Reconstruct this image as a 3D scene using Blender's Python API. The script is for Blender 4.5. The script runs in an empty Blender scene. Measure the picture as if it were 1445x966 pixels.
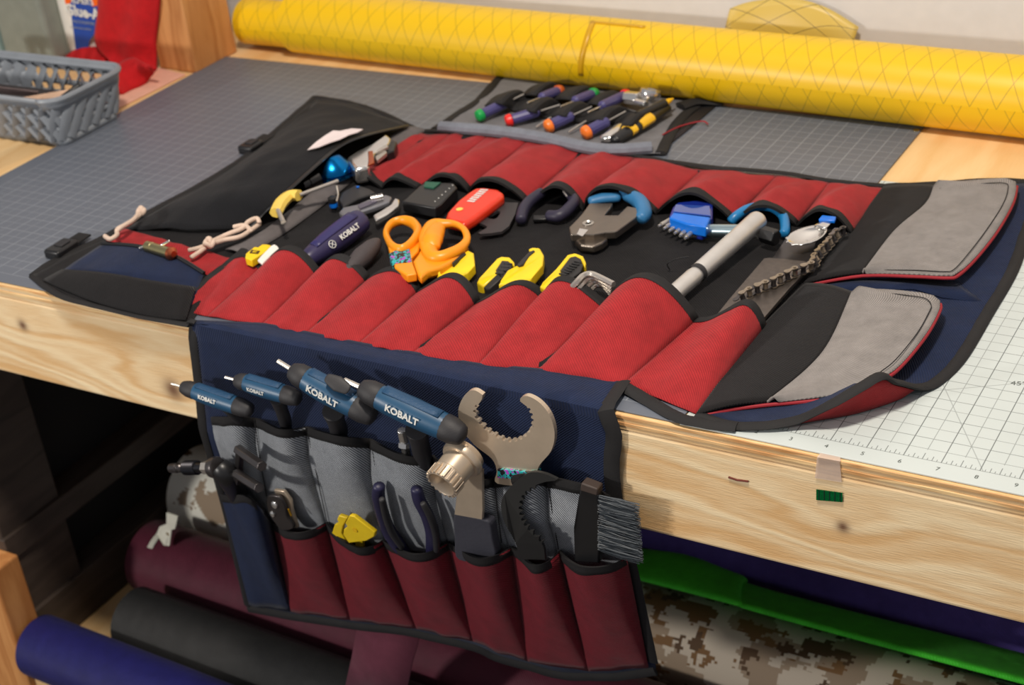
import bpy, math, random
from mathutils import Vector, Matrix, noise
random.seed(7)
U = 0.0254                      # everything below is written in inches, table top = z 0; U turns it into metres
TOPZ = 36.0                     # the bench top is 36 inches above the floor
sc = bpy.context.scene
col = sc.collection

# ---------------------------------------------------------------- camera
CAM = Vector((16.569, -32.917, 23.735))
RIGHT = Vector((0.8594978, 0.4996927, -0.1075677))
UP = Vector((-0.1649712, 0.4703766, 0.8669085))
FWD = Vector((-0.4837851, 0.7273603, -0.4867226))
FPX = 2209.63
cam_d = bpy.data.cameras.new('camera')
cam_d.sensor_width = 36.0
cam_d.lens = FPX / 1445 * 36.0
cam_d.clip_start = 0.02
cam_d.dof.use_dof = True
cam_d.dof.focus_distance = 43 * U
cam_d.dof.aperture_fstop = 11
cam = bpy.data.objects.new('camera', cam_d)
col.objects.link(cam)
m = Matrix((RIGHT, UP, -FWD)).transposed().to_4x4()
m.translation = (CAM + Vector((0, 0, TOPZ))) * U
cam.matrix_world = m
sc.camera = cam

# ---------------------------------------------------------------- world, lamps, exposure
w = bpy.data.worlds.new('world'); sc.world = w; w.use_nodes = True
w.node_tree.nodes['Background'].inputs[0].default_value = (0.93, 0.94, 1.0, 1)
w.node_tree.nodes['Background'].inputs[1].default_value = 0.28
def area(name, loc, target, size, power, color):
    l = bpy.data.lights.new(name, 'AREA'); l.shape = 'DISK'; l.size = size * U; l.energy = power; l.color = color
    o = bpy.data.objects.new(name, l); col.objects.link(o)
    p = (Vector(loc) + Vector((0, 0, TOPZ))) * U
    o.location = p
    d = (Vector(target) + Vector((0, 0, TOPZ))) * U - p
    o.rotation_euler = d.to_track_quat('-Z', 'Y').to_euler()
    return o
area('ceiling_lamp', (0, -14, 58), (-4, 6, 0), 8, 25, (1.0, 0.90, 0.78))
area('room_lamp', (-50, -66, 20), (-8, 4, -3), 6, 20, (1.0, 0.95, 0.88))
sc.view_settings.view_transform = 'Standard'
sc.view_settings.look = 'None'
sc.view_settings.gamma = 1
sc.view_settings.exposure = 0.0

# ---------------------------------------------------------------- pixel rays of the 1445 x 966 photograph
def ray(x, y):
    return RIGHT * ((x - 722.5) / FPX) - UP * ((y - 483) / FPX) + FWD
def T(x, y, z=0.0):             # on the horizontal plane at height z
    d = ray(x, y); return CAM + d * ((z - CAM.z) / d.z)
def F(x, y, yy=0.0):            # on the vertical plane y = yy
    d = ray(x, y); return CAM + d * ((yy - CAM.y) / d.y)
def X(x, y, xx):
    d = ray(x, y); return CAM + d * ((xx - CAM.x) / d.x)
def Yf(x, z):                   # the hanging flap: flat on the rail, swinging back under the bench on the right
    return -0.14 + (0.2 + 0.1 * min(1, max(0, (x + 18) / 16))) * max(0.0, -4.3 - z)
def H(x, y, n=0.0):             # n inches in front of the hanging flap
    yy = -0.14
    for k in range(12):
        p = F(x, y, yy); yy = Yf(p.x, p.z) - n
    return F(x, y, yy)
def Ts(pts, z=0.0): return [T(a, b, z) for a, b in pts]
def V(*a): return Vector(a)

# ---------------------------------------------------------------- geometry
class G:
    def __init__(s): s.v = []; s.f = []; s.uv = {}
    def add(s, vs, fs, uv=None):
        b = len(s.v); s.v += [Vector(p) for p in vs]; s.f += [tuple(i + b for i in f) for f in fs]
        if uv:
            for i, t in enumerate(uv): s.uv[b + i] = t
        return s
def grid(g, rows, closed=False, cap=False, uv=True):
    nr, nc = len(rows), len(rows[0]); vs = [p for r in rows for p in r]; fs = []
    for i in range(nr - 1):
        for j in range(nc if closed else nc - 1):
            k = (j + 1) % nc
            fs.append((i * nc + j, i * nc + k, (i + 1) * nc + k, (i + 1) * nc + j))
    if cap:
        fs.append(tuple(reversed(range(nc)))); fs.append(tuple((nr - 1) * nc + j for j in range(nc)))
    uvs = None
    if uv:
        mid = nc // 2; uvs = []; vv = 0
        for i in range(nr):
            if i: vv += (Vector(rows[i][mid]) - Vector(rows[i - 1][mid])).length
            uu = 0
            for j in range(nc):
                if j: uu += (Vector(rows[nr // 2][j]) - Vector(rows[nr // 2][j - 1])).length
                uvs.append((uu, vv))
    g.add(vs, fs, uvs); return g
def smooth_path(pts, n=6, closed=False):
    pts = [Vector(p) for p in pts]
    if len(pts) < 3 and not closed: return pts
    out = []; N = len(pts)
    for i in range(N if closed else N - 1):
        if closed: p0, p1, p2, p3 = pts[i - 1], pts[i], pts[(i + 1) % N], pts[(i + 2) % N]
        else: p0, p1, p2, p3 = pts[max(0, i - 1)], pts[i], pts[i + 1], pts[min(N - 1, i + 2)]
        for k in range(n):
            t = k / n
            out.append(0.5 * ((2 * p1) + (p2 - p0) * t + (2 * p0 - 5 * p1 + 4 * p2 - p3) * t * t + (3 * p1 - p0 - 3 * p2 + p3) * t ** 3))
    if not closed: out.append(pts[-1])
    return out
def tube(g, path, r, seg=12, flat=None, up=None, closed=False, rnd=False, n=0):
    """swept tube; r a number or one per point; flat = (ratio across, up) squashes the section along up"""
    path = [Vector(p) for p in path]
    N0 = len(path)
    if n:
        rr = r if isinstance(r, (list, tuple)) else [r] * N0
        path = smooth_path(path, n, closed)
        r = []
        for i in range(len(path)):
            t = i / n; a = int(t); r.append(rr[a % N0] * (1 - t + a) + rr[(a + 1) % N0 if closed else min(N0 - 1, a + 1)] * (t - a))
    N = len(path)
    R_ = list(r) if isinstance(r, (list, tuple)) else [r] * N
    if rnd:
        a = (path[0] - path[1]).normalized(); b = (path[-1] - path[-2]).normalized()
        pre = [(path[0] + a * R_[0] * .5 * math.sin(q), R_[0] * math.cos(q)) for q in (1.35, .95, .5)]
        post = [(path[-1] + b * R_[-1] * .5 * math.sin(q), R_[-1] * math.cos(q)) for q in (.5, .95, 1.35)]
        path = [p for p, q in pre] + path + [p for p, q in post]; R_ = [q for p, q in pre] + R_ + [q for p, q in post]; N = len(path)
    rows = []; nrm = Vector(up) if up is not None else None
    for i, p in enumerate(path):
        if closed: d = path[(i + 1) % N] - path[i - 1]
        else: d = path[min(i + 1, N - 1)] - path[max(i - 1, 0)]
        if d.length < 1e-9: d = Vector((0, 0, 1))
        d.normalize()
        if nrm is None: nrm = Vector((0, 0, 1)) if abs(d.z) < .9 else Vector((0, 1, 0))
        b = d.cross(nrm)
        if b.length < 1e-6: b = d.orthogonal()
        b.normalize(); u = b.cross(d).normalized()
        if up is None: nrm = u
        fl = flat if flat else 1.0
        rows.append([p + b * (math.cos(2 * math.pi * k / seg) * R_[i]) + u * (math.sin(2 * math.pi * k / seg) * R_[i] * fl) for k in range(seg)])
    if closed: rows.append(rows[0][:])
    rows = [r_ for r_ in rows]
    return grid(g, rows, closed=True, cap=not closed, uv=False)
def ext(g, poly, vec):
    """prism: outline poly (3d) pushed along vec"""
    poly = [Vector(p) for p in poly]; vec = Vector(vec); n = len(poly)
    nn = Vector((0, 0, 0))
    for i in range(n): nn += poly[i].cross(poly[(i + 1) % n])
    if nn.dot(vec) < 0: poly.reverse()
    vs = poly + [p + vec for p in poly]
    fs = [tuple(reversed(range(n))), tuple(range(n, 2 * n))] + [(i, (i + 1) % n, n + (i + 1) % n, n + i) for i in range(n)]
    return g.add(vs, fs)
def box(g, c, s, ax=None):
    c = Vector(c)
    ax = [Vector(a).normalized() for a in (ax or ((1, 0, 0), (0, 1, 0), (0, 0, 1)))]
    vs = [c + ax[0] * (i * s[0] / 2) + ax[1] * (j * s[1] / 2) + ax[2] * (k * s[2] / 2) for i in (-1, 1) for j in (-1, 1) for k in (-1, 1)]
    fs = [(0, 1, 3, 2), (4, 6, 7, 5), (0, 4, 5, 1), (2, 3, 7, 6), (0, 2, 6, 4), (1, 5, 7, 3)]
    if ax[0].cross(ax[1]).dot(ax[2]) < 0: fs = [tuple(reversed(f)) for f in fs]
    return g.add(vs, fs)
def box2(g, a, b): return box(g, [(a[i] + b[i]) / 2 for i in range(3)], [abs(b[i] - a[i]) for i in range(3)])
def lathe(g, p, d, prof, seg=24, up=None, cap=True):
    """profile [(distance along d, radius)]"""
    p = Vector(p); d = Vector(d).normalized()
    u = Vector(up).cross(d).normalized() if up is not None else d.orthogonal().normalized()
    v = d.cross(u)
    rows = [[p + d * t + (u * math.cos(2 * math.pi * k / seg) + v * math.sin(2 * math.pi * k / seg)) * r for k in range(seg)] for t, r in prof]
    return grid(g, rows, closed=True, cap=cap, uv=False)

# ---------------------------------------------------------------- objects
OFF = Vector((0, 0, TOPZ))
ORG = {}
def tag(o, label=None, cat=None, group=None, kind=None):
    if label: o['label'] = label
    if cat: o['category'] = cat
    if group: o['group'] = group
    if kind: o['kind'] = kind
    return o
def thing(name, label, cat, p, group=None):
    o = bpy.data.objects.new(name, None); o.empty_display_size = .01
    o.location = (Vector(p) + OFF) * U; col.objects.link(o); ORG[o] = Vector(p)
    return tag(o, label, cat, group)
def part(name, g, mat, parent=None, smooth=True, bevel=0, solid=0, sub=0, angle=35, org=None, bseg=2):
    me = bpy.data.meshes.new(name)
    o0 = ORG[parent] if parent is not None else (Vector(org) if org is not None else Vector((0, 0, 0)))
    me.from_pydata([(p - o0) * U for p in g.v], [], g.f)
    if g.uv:
        uvl = me.uv_layers.new(name='uv')
        for lp in me.loops: uvl.data[lp.index].uv = g.uv.get(lp.vertex_index, (0, 0))
    me.materials.append(mat); me.validate(); me.update()
    if smooth:
        me.shade_smooth(); me.set_sharp_from_angle(angle=math.radians(angle))
    o = bpy.data.objects.new(name, me); col.objects.link(o)
    if parent is not None: o.parent = parent
    else: o.location = (o0 + OFF) * U
    ORG[o] = o0
    if solid:
        s = o.modifiers.new('solid', 'SOLIDIFY'); s.thickness = solid * U; s.offset = 0
    if bevel:
        b = o.modifiers.new('bevel', 'BEVEL'); b.width = bevel * U; b.segments = bseg; b.limit_method = 'ANGLE'; b.angle_limit = math.radians(40)
    if sub:
        s = o.modifiers.new('sub', 'SUBSURF'); s.levels = sub; s.render_levels = sub
    return o
def text(s, o_, xd, yd, size, mat, parent, ext_=0.004, bold=0.0, name='lettering', align='CENTER', space=1.0):
    c = bpy.data.curves.new(name, 'FONT'); c.body = s; c.size = size * U; c.extrude = ext_ * U; c.offset = bold * U * size
    c.align_x = align; c.align_y = 'CENTER'; c.space_character = space; c.materials.append(mat); c.resolution_u = 3
    tmp = bpy.data.objects.new('tmp', c); col.objects.link(tmp); bpy.context.view_layer.update()
    me = bpy.data.meshes.new_from_object(tmp.evaluated_get(bpy.context.evaluated_depsgraph_get())); bpy.data.objects.remove(tmp); bpy.data.curves.remove(c)
    ob = bpy.data.objects.new(name, me); col.objects.link(ob); me.name = name
    x = Vector(xd).normalized(); y = Vector(yd); y = (y - x * y.dot(x)).normalized(); z = x.cross(y)
    M_ = Matrix((x, y, z)).transposed().to_4x4(); M_.translation = (Vector(o_) - ORG[parent]) * U
    ob.parent = parent; ob.matrix_local = M_
    return ob

# ---------------------------------------------------------------- materials
def srgb(r, g, b):
    f = lambda c: (c / 255 / 12.92) if c / 255 <= 0.04045 else ((c / 255 + 0.055) / 1.055) ** 2.4
    return (f(r), f(g), f(b), 1)
def new_mat(name):
    mt = bpy.data.materials.new(name); mt.use_nodes = True
    nt = mt.node_tree; return mt, nt, nt.nodes['Principled BSDF']
def nd(nt, t, **k):
    n = nt.nodes.new(t)
    for a, b in k.items(): setattr(n, a, b)
    return n
def simple(name, c, rough=.5, metal=0, noise_amt=.08, nscale=60, bump=0.0, bscale=400, spec=.5, alpha=1, coat=0):
    mt, nt, b = new_mat(name)
    tc = nd(nt, 'ShaderNodeTexCoord'); n = nd(nt, 'ShaderNodeTexNoise'); n.inputs['Scale'].default_value = nscale; n.inputs['Detail'].default_value = 4
    nt.links.new(tc.outputs['Object'], n.inputs['Vector'])
    mx = nd(nt, 'ShaderNodeMix', data_type='RGBA'); a = srgb(*c)
    mx.inputs[6].default_value = tuple(v * (1 - noise_amt * 2) for v in a[:3]) + (1,)
    mx.inputs[7].default_value = tuple(min(1, v * (1 + noise_amt * 2)) for v in a[:3]) + (1,)
    nt.links.new(n.outputs[0], mx.inputs[0]); nt.links.new(mx.outputs[2], b.inputs['Base Color'])
    b.inputs['Roughness'].default_value = rough; b.inputs['Metallic'].default_value = metal
    b.inputs['Specular IOR Level'].default_value = spec; b.inputs['Alpha'].default_value = alpha; b.inputs['Coat Weight'].default_value = coat
    if bump:
        n2 = nd(nt, 'ShaderNodeTexNoise'); n2.inputs['Scale'].default_value = bscale; nt.links.new(tc.outputs['Object'], n2.inputs['Vector'])
        bp = nd(nt, 'ShaderNodeBump'); bp.inputs['Strength'].default_value = bump; bp.inputs['Distance'].default_value = .0005
        nt.links.new(n2.outputs[0], bp.inputs['Height']); nt.links.new(bp.outputs[0], b.inputs['Normal'])
    return mt
def fabric(name, c, c2=None, pitch=.055, contrast=.35, bump=.5, rough=.85, sheen=.06):
    """woven cloth: diagonal twill ribs in cloth inches (UV)"""
    mt, nt, b = new_mat(name); L = nt.links.new
    uv = nd(nt, 'ShaderNodeUVMap'); uv.uv_map = 'uv'
    wv = nd(nt, 'ShaderNodeTexWave', wave_type='BANDS', bands_direction='DIAGONAL'); wv.inputs['Scale'].default_value = 0.314 / pitch / 1.0
    wv.inputs['Distortion'].default_value = 0.6; wv.inputs['Detail'].default_value = 2
    L(uv.outputs[0], wv.inputs['Vector'])
    tc = nd(nt, 'ShaderNodeTexCoord'); n = nd(nt, 'ShaderNodeTexNoise'); n.inputs['Scale'].default_value = 55; n.inputs['Detail'].default_value = 8; n.inputs['Roughness'].default_value = .7
    L(tc.outputs['Object'], n.inputs['Vector'])
    a = srgb(*c); a2 = srgb(*c2) if c2 else tuple(v * (1 - contrast) for v in a[:3]) + (1,)
    mx = nd(nt, 'ShaderNodeMix', data_type='RGBA'); mx.inputs[6].default_value = a2; mx.inputs[7].default_value = a
    L(wv.outputs['Color'], mx.inputs[0])
    mr = nd(nt, 'ShaderNodeMapRange'); mr.inputs[1].default_value = .25; mr.inputs[2].default_value = .75; mr.inputs[3].default_value = .78; mr.inputs[4].default_value = 1.2
    L(n.outputs[0], mr.inputs[0])
    m2 = nd(nt, 'ShaderNodeMix', data_type='RGBA', blend_type='MULTIPLY'); m2.inputs[0].default_value = 1
    L(mx.outputs[2], m2.inputs[6]); L(mr.outputs[0], m2.inputs[7]); L(m2.outputs[2], b.inputs['Base Color'])
    b.inputs['Roughness'].default_value = rough; b.inputs['Sheen Weight'].default_value = sheen; b.inputs['Sheen Roughness'].default_value = .5
    b.inputs['Specular IOR Level'].default_value = .25
    n3 = nd(nt, 'ShaderNodeTexNoise'); n3.inputs['Scale'].default_value = 60; n3.inputs['Detail'].default_value = 3; L(tc.outputs['Object'], n3.inputs['Vector'])
    ad = nd(nt, 'ShaderNodeMath', operation='MULTIPLY_ADD'); L(n3.outputs[0], ad.inputs[0]); ad.inputs[1].default_value = 3; L(wv.outputs['Fac'], ad.inputs[2])
    bp = nd(nt, 'ShaderNodeBump'); bp.inputs['Strength'].default_value = bump; bp.inputs['Distance'].default_value = .0006
    L(ad.outputs[0], bp.inputs['Height']); L(bp.outputs[0], b.inputs['Normal'])
    return mt
def knob_ball(nt, vec, cx_, cz_, r):   # soft spot 0..1 around a point of the rail
    pass
def wood(name, c1, c2, axis='X', knots=(), scale=1.0, contrast=1.0, rough=.55, off=(-20, 0, -36)):
    """grain along one axis; knots = [(along inches, across inches, radius inches)] bend the rings round them"""
    mt, nt, b = new_mat(name); L = nt.links.new
    tc = nd(nt, 'ShaderNodeTexCoord'); mp = nd(nt, 'ShaderNodeVectorMath', operation='SCALE'); mp.inputs[3].default_value = 1 / U
    L(tc.outputs['Object'], mp.inputs[0])
    ao = nd(nt, 'ShaderNodeVectorMath', operation='ADD'); ao.inputs[1].default_value = off; L(mp.outputs[0], ao.inputs[0])
    sx = nd(nt, 'ShaderNodeSeparateXYZ'); L(ao.outputs[0], sx.inputs[0])
    o = {'X': (0, 2, 1), 'Y': (1, 0, 2), 'Z': (2, 0, 1)}[axis]
    al, ac, de = sx.outputs[o[0]], sx.outputs[o[1]], sx.outputs[o[2]]
    def M(op, a, c=None, d=None):
        q = nd(nt, 'ShaderNodeMath', operation=op)
        for i, t in enumerate((a, c, d)):
            if t is None: continue
            if isinstance(t, (int, float)): q.inputs[i].default_value = t
            else: L(t, q.inputs[i])
        return q.outputs[0]
    cb = nd(nt, 'ShaderNodeCombineXYZ'); L(M('MULTIPLY', al, .13), cb.inputs[0]); L(M('MULTIPLY', ac, .8), cb.inputs[1]); L(M('MULTIPLY', de, .8), cb.inputs[2])
    n = nd(nt, 'ShaderNodeTexNoise'); n.inputs['Scale'].default_value = 1.0; n.inputs['Detail'].default_value = 3; L(cb.outputs[0], n.inputs['Vector'])
    field = M('MULTIPLY_ADD', n.outputs[0], 2.6, M('ADD', ac, M('MULTIPLY', de, .5)))
    dark = None
    for (ka, kc, kr) in knots:
        dx = M('MULTIPLY', M('SUBTRACT', al, ka), .45); dz = M('SUBTRACT', ac, kc)
        d2 = M('ADD', M('MULTIPLY', dx, dx), M('MULTIPLY', dz, dz))
        gs = M('POWER', 2.718, M('MULTIPLY', d2, -1 / (kr * kr * 6)))
        field = M('MULTIPLY_ADD', gs, kr * 3.2, field)
        dxx = M('SUBTRACT', al, ka)
        e2 = M('ADD', M('MULTIPLY', dxx, dxx), M('MULTIPLY', dz, dz))
        s = M('POWER', 2.718, M('MULTIPLY', e2, -1 / (kr * kr * .22)))
        dark = s if dark is None else M('ADD', dark, s)
    s1_ = M('SINE', M('MULTIPLY', field, 9.0 * scale))
    s2_ = M('SINE', M('MULTIPLY', field, 3.7 * scale))
    fac = M('MULTIPLY_ADD', M('ADD', s1_, s2_), .2 * contrast, .5)
    cb2 = nd(nt, 'ShaderNodeCombineXYZ'); L(M('MULTIPLY', al, 2.0), cb2.inputs[0]); L(M('MULTIPLY', ac, 26), cb2.inputs[1]); L(M('MULTIPLY', de, 26), cb2.inputs[2])
    n2 = nd(nt, 'ShaderNodeTexNoise'); n2.inputs['Scale'].default_value = 1; n2.inputs['Detail'].default_value = 4; L(cb2.outputs[0], n2.inputs['Vector'])
    fac = M('ADD', fac, M('MULTIPLY_ADD', n2.outputs[0], .5, -.25))
    cb3 = nd(nt, 'ShaderNodeCombineXYZ'); L(M('MULTIPLY', al, .25), cb3.inputs[0]); L(ac, cb3.inputs[1]); L(de, cb3.inputs[2])
    n4 = nd(nt, 'ShaderNodeTexNoise'); n4.inputs['Scale'].default_value = .7; n4.inputs['Detail'].default_value = 2; L(cb3.outputs[0], n4.inputs['Vector'])
    fac = M('ADD', fac, M('MULTIPLY_ADD', n4.outputs[0], 1.0, -.5))
    mx = nd(nt, 'ShaderNodeMix', data_type='RGBA'); mx.inputs[6].default_value = srgb(*c1); mx.inputs[7].default_value = srgb(*c2); mx.clamp_factor = True
    L(fac, mx.inputs[0]); out = mx.outputs[2]
    if dark is not None:
        m3 = nd(nt, 'ShaderNodeMix', data_type='RGBA'); m3.clamp_factor = True; m3.inputs[7].default_value = srgb(95, 50, 28)
        L(M('MULTIPLY', dark, .9), m3.inputs[0]); L(out, m3.inputs[6]); out = m3.outputs[2]
    L(out, b.inputs['Base Color']); b.inputs['Roughness'].default_value = rough
    bp = nd(nt, 'ShaderNodeBump'); bp.inputs['Strength'].default_value = .35; bp.inputs['Distance'].default_value = .0006
    L(M('ADD', fac, n2.outputs[0]), bp.inputs['Height']); L(bp.outputs[0], b.inputs['Normal'])
    return mt
def mat_grid(name, base, line, w=.03, major=1.0, ox=0, oy=0, strength=.6, ruler=False, fine=True):
    """cutting-mat print: half-inch lines, stronger inch lines, ticks by the front edge"""
    mt, nt, b = new_mat(name); L = nt.links.new
    tc = nd(nt, 'ShaderNodeTexCoord'); mp = nd(nt, 'ShaderNodeVectorMath', operation='SCALE'); mp.inputs[3].default_value = 1 / U
    L(tc.outputs['Object'], mp.inputs[0]); sx = nd(nt, 'ShaderNodeSeparateXYZ'); L(mp.outputs[0], sx.inputs[0])
    def M(op, a, c=None, d=None):
        q = nd(nt, 'ShaderNodeMath', operation=op)
        for i, t in enumerate((a, c, d)):
            if t is None: continue
            if isinstance(t, (int, float)): q.inputs[i].default_value = t
            else: L(t, q.inputs[i])
        return q.outputs[0]
    x = M('SUBTRACT', sx.outputs[0], ox); y = M('SUBTRACT', sx.outputs[1], oy)
    def ln(v, per, wd):
        t = M('FRACT', M('ADD', M('DIVIDE', v, per), 100.5))
        return M('LESS_THAN', M('ABSOLUTE', M('SUBTRACT', t, .5)), wd / per / 2)
    inside = M('MULTIPLY', M('GREATER_THAN', y, -.01), M('GREATER_THAN', x, -.01))
    inside = M('MULTIPLY', inside, M('LESS_THAN', x, 34.02)); inside = M('MULTIPLY', inside, M('LESS_THAN', y, 22.02))
    f = M('MAXIMUM', M('MAXIMUM', ln(x, 1, w), M('MULTIPLY', ln(y, 1, w), .75)), M('MULTIPLY', M('MAXIMUM', M('MULTIPLY', ln(x, .5, w * .8), M('GREATER_THAN', y, .45)), ln(y, .5, w * .8)), .65))
    f = M('MULTIPLY', f, inside)
    if ruler:
        tk = M('MULTIPLY', ln(x, .125, .018), M('MULTIPLY', M('GREATER_THAN', y, -.0), M('LESS_THAN', y, .1)))
        tk2 = M('MULTIPLY', ln(x, .25, .02), M('MULTIPLY', M('GREATER_THAN', y, -.0), M('LESS_THAN', y, .2)))
        tk3 = M('MULTIPLY', ln(x, .5, .022), M('MULTIPLY', M('GREATER_THAN', y, -.0), M('LESS_THAN', y, .3)))
        dg = ln(M('SUBTRACT', y, M('MULTIPLY', x, .577)), 7.0, w * 1.3); dg2 = ln(M('ADD', y, M('MULTIPLY', x, 1.732)), 14.0, w * 2)
        f = M('MAXIMUM', M('MAXIMUM', M('MULTIPLY', M('MAXIMUM', dg, dg2), .5), M('MAXIMUM', tk, tk2)), M('MAXIMUM', tk3, f))
        f = M('MULTIPLY', f, M('GREATER_THAN', y, -.02))
    n = nd(nt, 'ShaderNodeTexNoise'); n.inputs['Scale'].default_value = 9; n.inputs['Detail'].default_value = 5; L(tc.outputs['Object'], n.inputs['Vector'])
    n2 = nd(nt, 'ShaderNodeTexNoise'); n2.inputs['Scale'].default_value = 250; L(tc.outputs['Object'], n2.inputs['Vector'])
    bs = srgb(*base); mx0 = nd(nt, 'ShaderNodeMix', data_type='RGBA'); mx0.inputs[6].default_value = tuple(v * .9 for v in bs[:3]) + (1,); mx0.inputs[7].default_value = tuple(v * 1.1 for v in bs[:3]) + (1,); L(n.outputs[0], mx0.inputs[0])
    mx = nd(nt, 'ShaderNodeMix', data_type='RGBA'); L(M('MULTIPLY', f, strength), mx.inputs[0]); L(mx0.outputs[2], mx.inputs[6]); mx.inputs[7].default_value = srgb(*line)
    L(mx.outputs[2], b.inputs['Base Color']); b.inputs['Roughness'].default_value = .42; b.inputs['Specular IOR Level'].default_value = .45
    bp = nd(nt, 'ShaderNodeBump'); bp.inputs['Strength'].default_value = .15; bp.inputs['Distance'].default_value = .0003; L(n2.outputs[0], bp.inputs['Height']); L(bp.outputs[0], b.inputs['Normal'])
    return mt

M_RED_SHADED = fabric('red_cordura_shaded', (122, 24, 38), pitch=.05, contrast=.3)  # red cordura darkened, so the hanging pockets' shade sits partly in the colour
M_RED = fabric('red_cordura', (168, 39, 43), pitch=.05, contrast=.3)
M_NAVY = fabric('navy_cordura', (22, 36, 68), pitch=.05, contrast=.3)
M_BLACK = fabric('black_cordura', (20, 18, 20), pitch=.05, contrast=.25)
M_GREY = fabric('grey_twill', (190, 194, 200), (50, 54, 60), pitch=.055)
M_GREY2 = fabric('grey_heather', (152, 146, 142), (112, 108, 106), pitch=.045)
M_BIND = simple('black_binding_tape', (34, 33, 34), .75, bump=.5, bscale=1500, noise_amt=.12, spec=.3)
M_THREAD = simple('dark_thread', (22, 20, 22), .8)
M_PIPING = simple('red_piping', (150, 25, 38), .7)
M_STEEL = simple('brushed_steel', (196, 190, 182), .34, .8, bump=.15, bscale=900)
M_CHROME = simple('chrome', (225, 222, 218), .16, .9)
M_ALU = simple('satin_aluminium', (215, 212, 208), .38, .65, bump=.1, bscale=1200)
M_DARKSTEEL = simple('dark_steel', (84, 80, 80), .32, .8, noise_amt=.15)
M_NICKEL = simple('warm_nickel', (208, 190, 168), .34, .6)
M_BLKPL = simple('black_plastic', (24, 24, 26), .38)
M_BLKRUB = simple('black_rubber', (38, 37, 40), .6, bump=.2, bscale=900)
M_TEAL = simple('teal_handle_plastic', (28, 72, 104), .4)
M_PURP = simple('blue_violet_handle', (44, 40, 92), .38)
M_PURP2 = simple('dark_violet_grip', (42, 38, 58), .5)
M_YEL = simple('yellow_plastic', (242, 205, 30), .35)
M_PALEYEL = simple('pale_yellow_plastic', (238, 205, 96), .35)
M_ORANGE = simple('orange_plastic', (245, 150, 20), .38)
M_REDPL = simple('red_orange_plastic', (226, 52, 22), .3)
M_WHITE = simple('white_plastic', (235, 232, 225), .4)
M_PRINT = simple('white_print', (225, 225, 220), .5)
M_GPRINT = simple('grey_print', (150, 160, 168), .5)
M_CORD = simple('beige_cord', (214, 190, 172), .8, bump=.8, bscale=1400)
M_COPPER = simple('copper', (200, 110, 75), .35, 1)
M_BRASS = simple('brass_plate', (190, 178, 130), .3, 1)
M_ANOBLUE = simple('blue_anodised', (20, 120, 190), .22, 1)
M_BLUEPL = simple('blue_plastic', (14, 110, 215), .3)
M_INDIGOPL = simple('dark_blue_plastic', (20, 40, 130), .3)
M_GREENPL = simple('green_plastic', (16, 150, 70), .35)
M_OR2 = simple('orange_cap', (240, 120, 40), .35)
M_REDCAP = simple('red_cap', (225, 40, 35), .35)
M_BURNT = simple('burnt_orange_cap', (190, 82, 30), .4)
def patterned(name):
    mt, nt, b = new_mat(name); L = nt.links.new
    tc = nd(nt, 'ShaderNodeTexCoord'); v = nd(nt, 'ShaderNodeTexNoise'); v.inputs['Scale'].default_value = 330; v.inputs['Detail'].default_value = 1; L(tc.outputs['Object'], v.inputs['Vector'])
    cr = nd(nt, 'ShaderNodeValToRGB'); cr.color_ramp.interpolation = 'CONSTANT'; e = cr.color_ramp.elements
    e[0].color = srgb(20, 20, 30); e[0].position = 0; e[1].color = srgb(40, 175, 180); e[1].position = .45
    k = e.new(.58); k.color = srgb(25, 25, 35); k = e.new(.62); k.color = srgb(170, 70, 190)
    L(v.outputs[0], cr.inputs[0]); L(cr.outputs[0], b.inputs['Base Color']); b.inputs['Roughness'].default_value = .4
    return mt
M_TAPE = patterned('patterned_tape')
# ================================================================ the setting
def struct(name, g, mat, **k):
    o = part(name, g, mat, **k); o['kind'] = 'structure'; return o
M_WALL = simple('painted_wall', (214, 212, 212), .85, noise_amt=.03, bump=.5, bscale=90)
M_WALLD = simple('side_wall_paint', (120, 116, 112), .9)
M_FLOOR = simple('concrete_floor', (90, 84, 78), .85, noise_amt=.15, nscale=8)
g = G(); box2(g, (-120, 26.0, -36), (80, 30, 60)); struct('wall_back', g, M_WALL, smooth=False)
g = G(); box2(g, (-120, -110, -38), (80, 30, -36)); struct('floor', g, M_FLOOR, smooth=False)

M_PINE = wood('pine_rail', (222, 178, 122), (246, 222, 180), 'X', knots=((4.6, -2.15, .42), (-19.6, -2.9, .9), (-26.5, -1.6, .5)), contrast=1.15)
M_PLY = wood('plywood_face', (226, 182, 122), (238, 204, 152), 'Y', scale=.6)
M_PLYE = wood('plywood_edge', (196, 140, 84), (240, 205, 150), 'X', scale=2.2, contrast=1.6)
M_POST = wood('post_pine', (176, 112, 58), (214, 152, 92), 'Z', scale=1.2)
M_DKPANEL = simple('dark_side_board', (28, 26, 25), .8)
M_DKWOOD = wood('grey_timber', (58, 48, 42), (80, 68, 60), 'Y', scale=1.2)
bench = thing('workbench', 'long pine workbench with plywood top and thick pine front rail carrying the tool roll', 'workbench', (-20, 0, -36))
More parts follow.
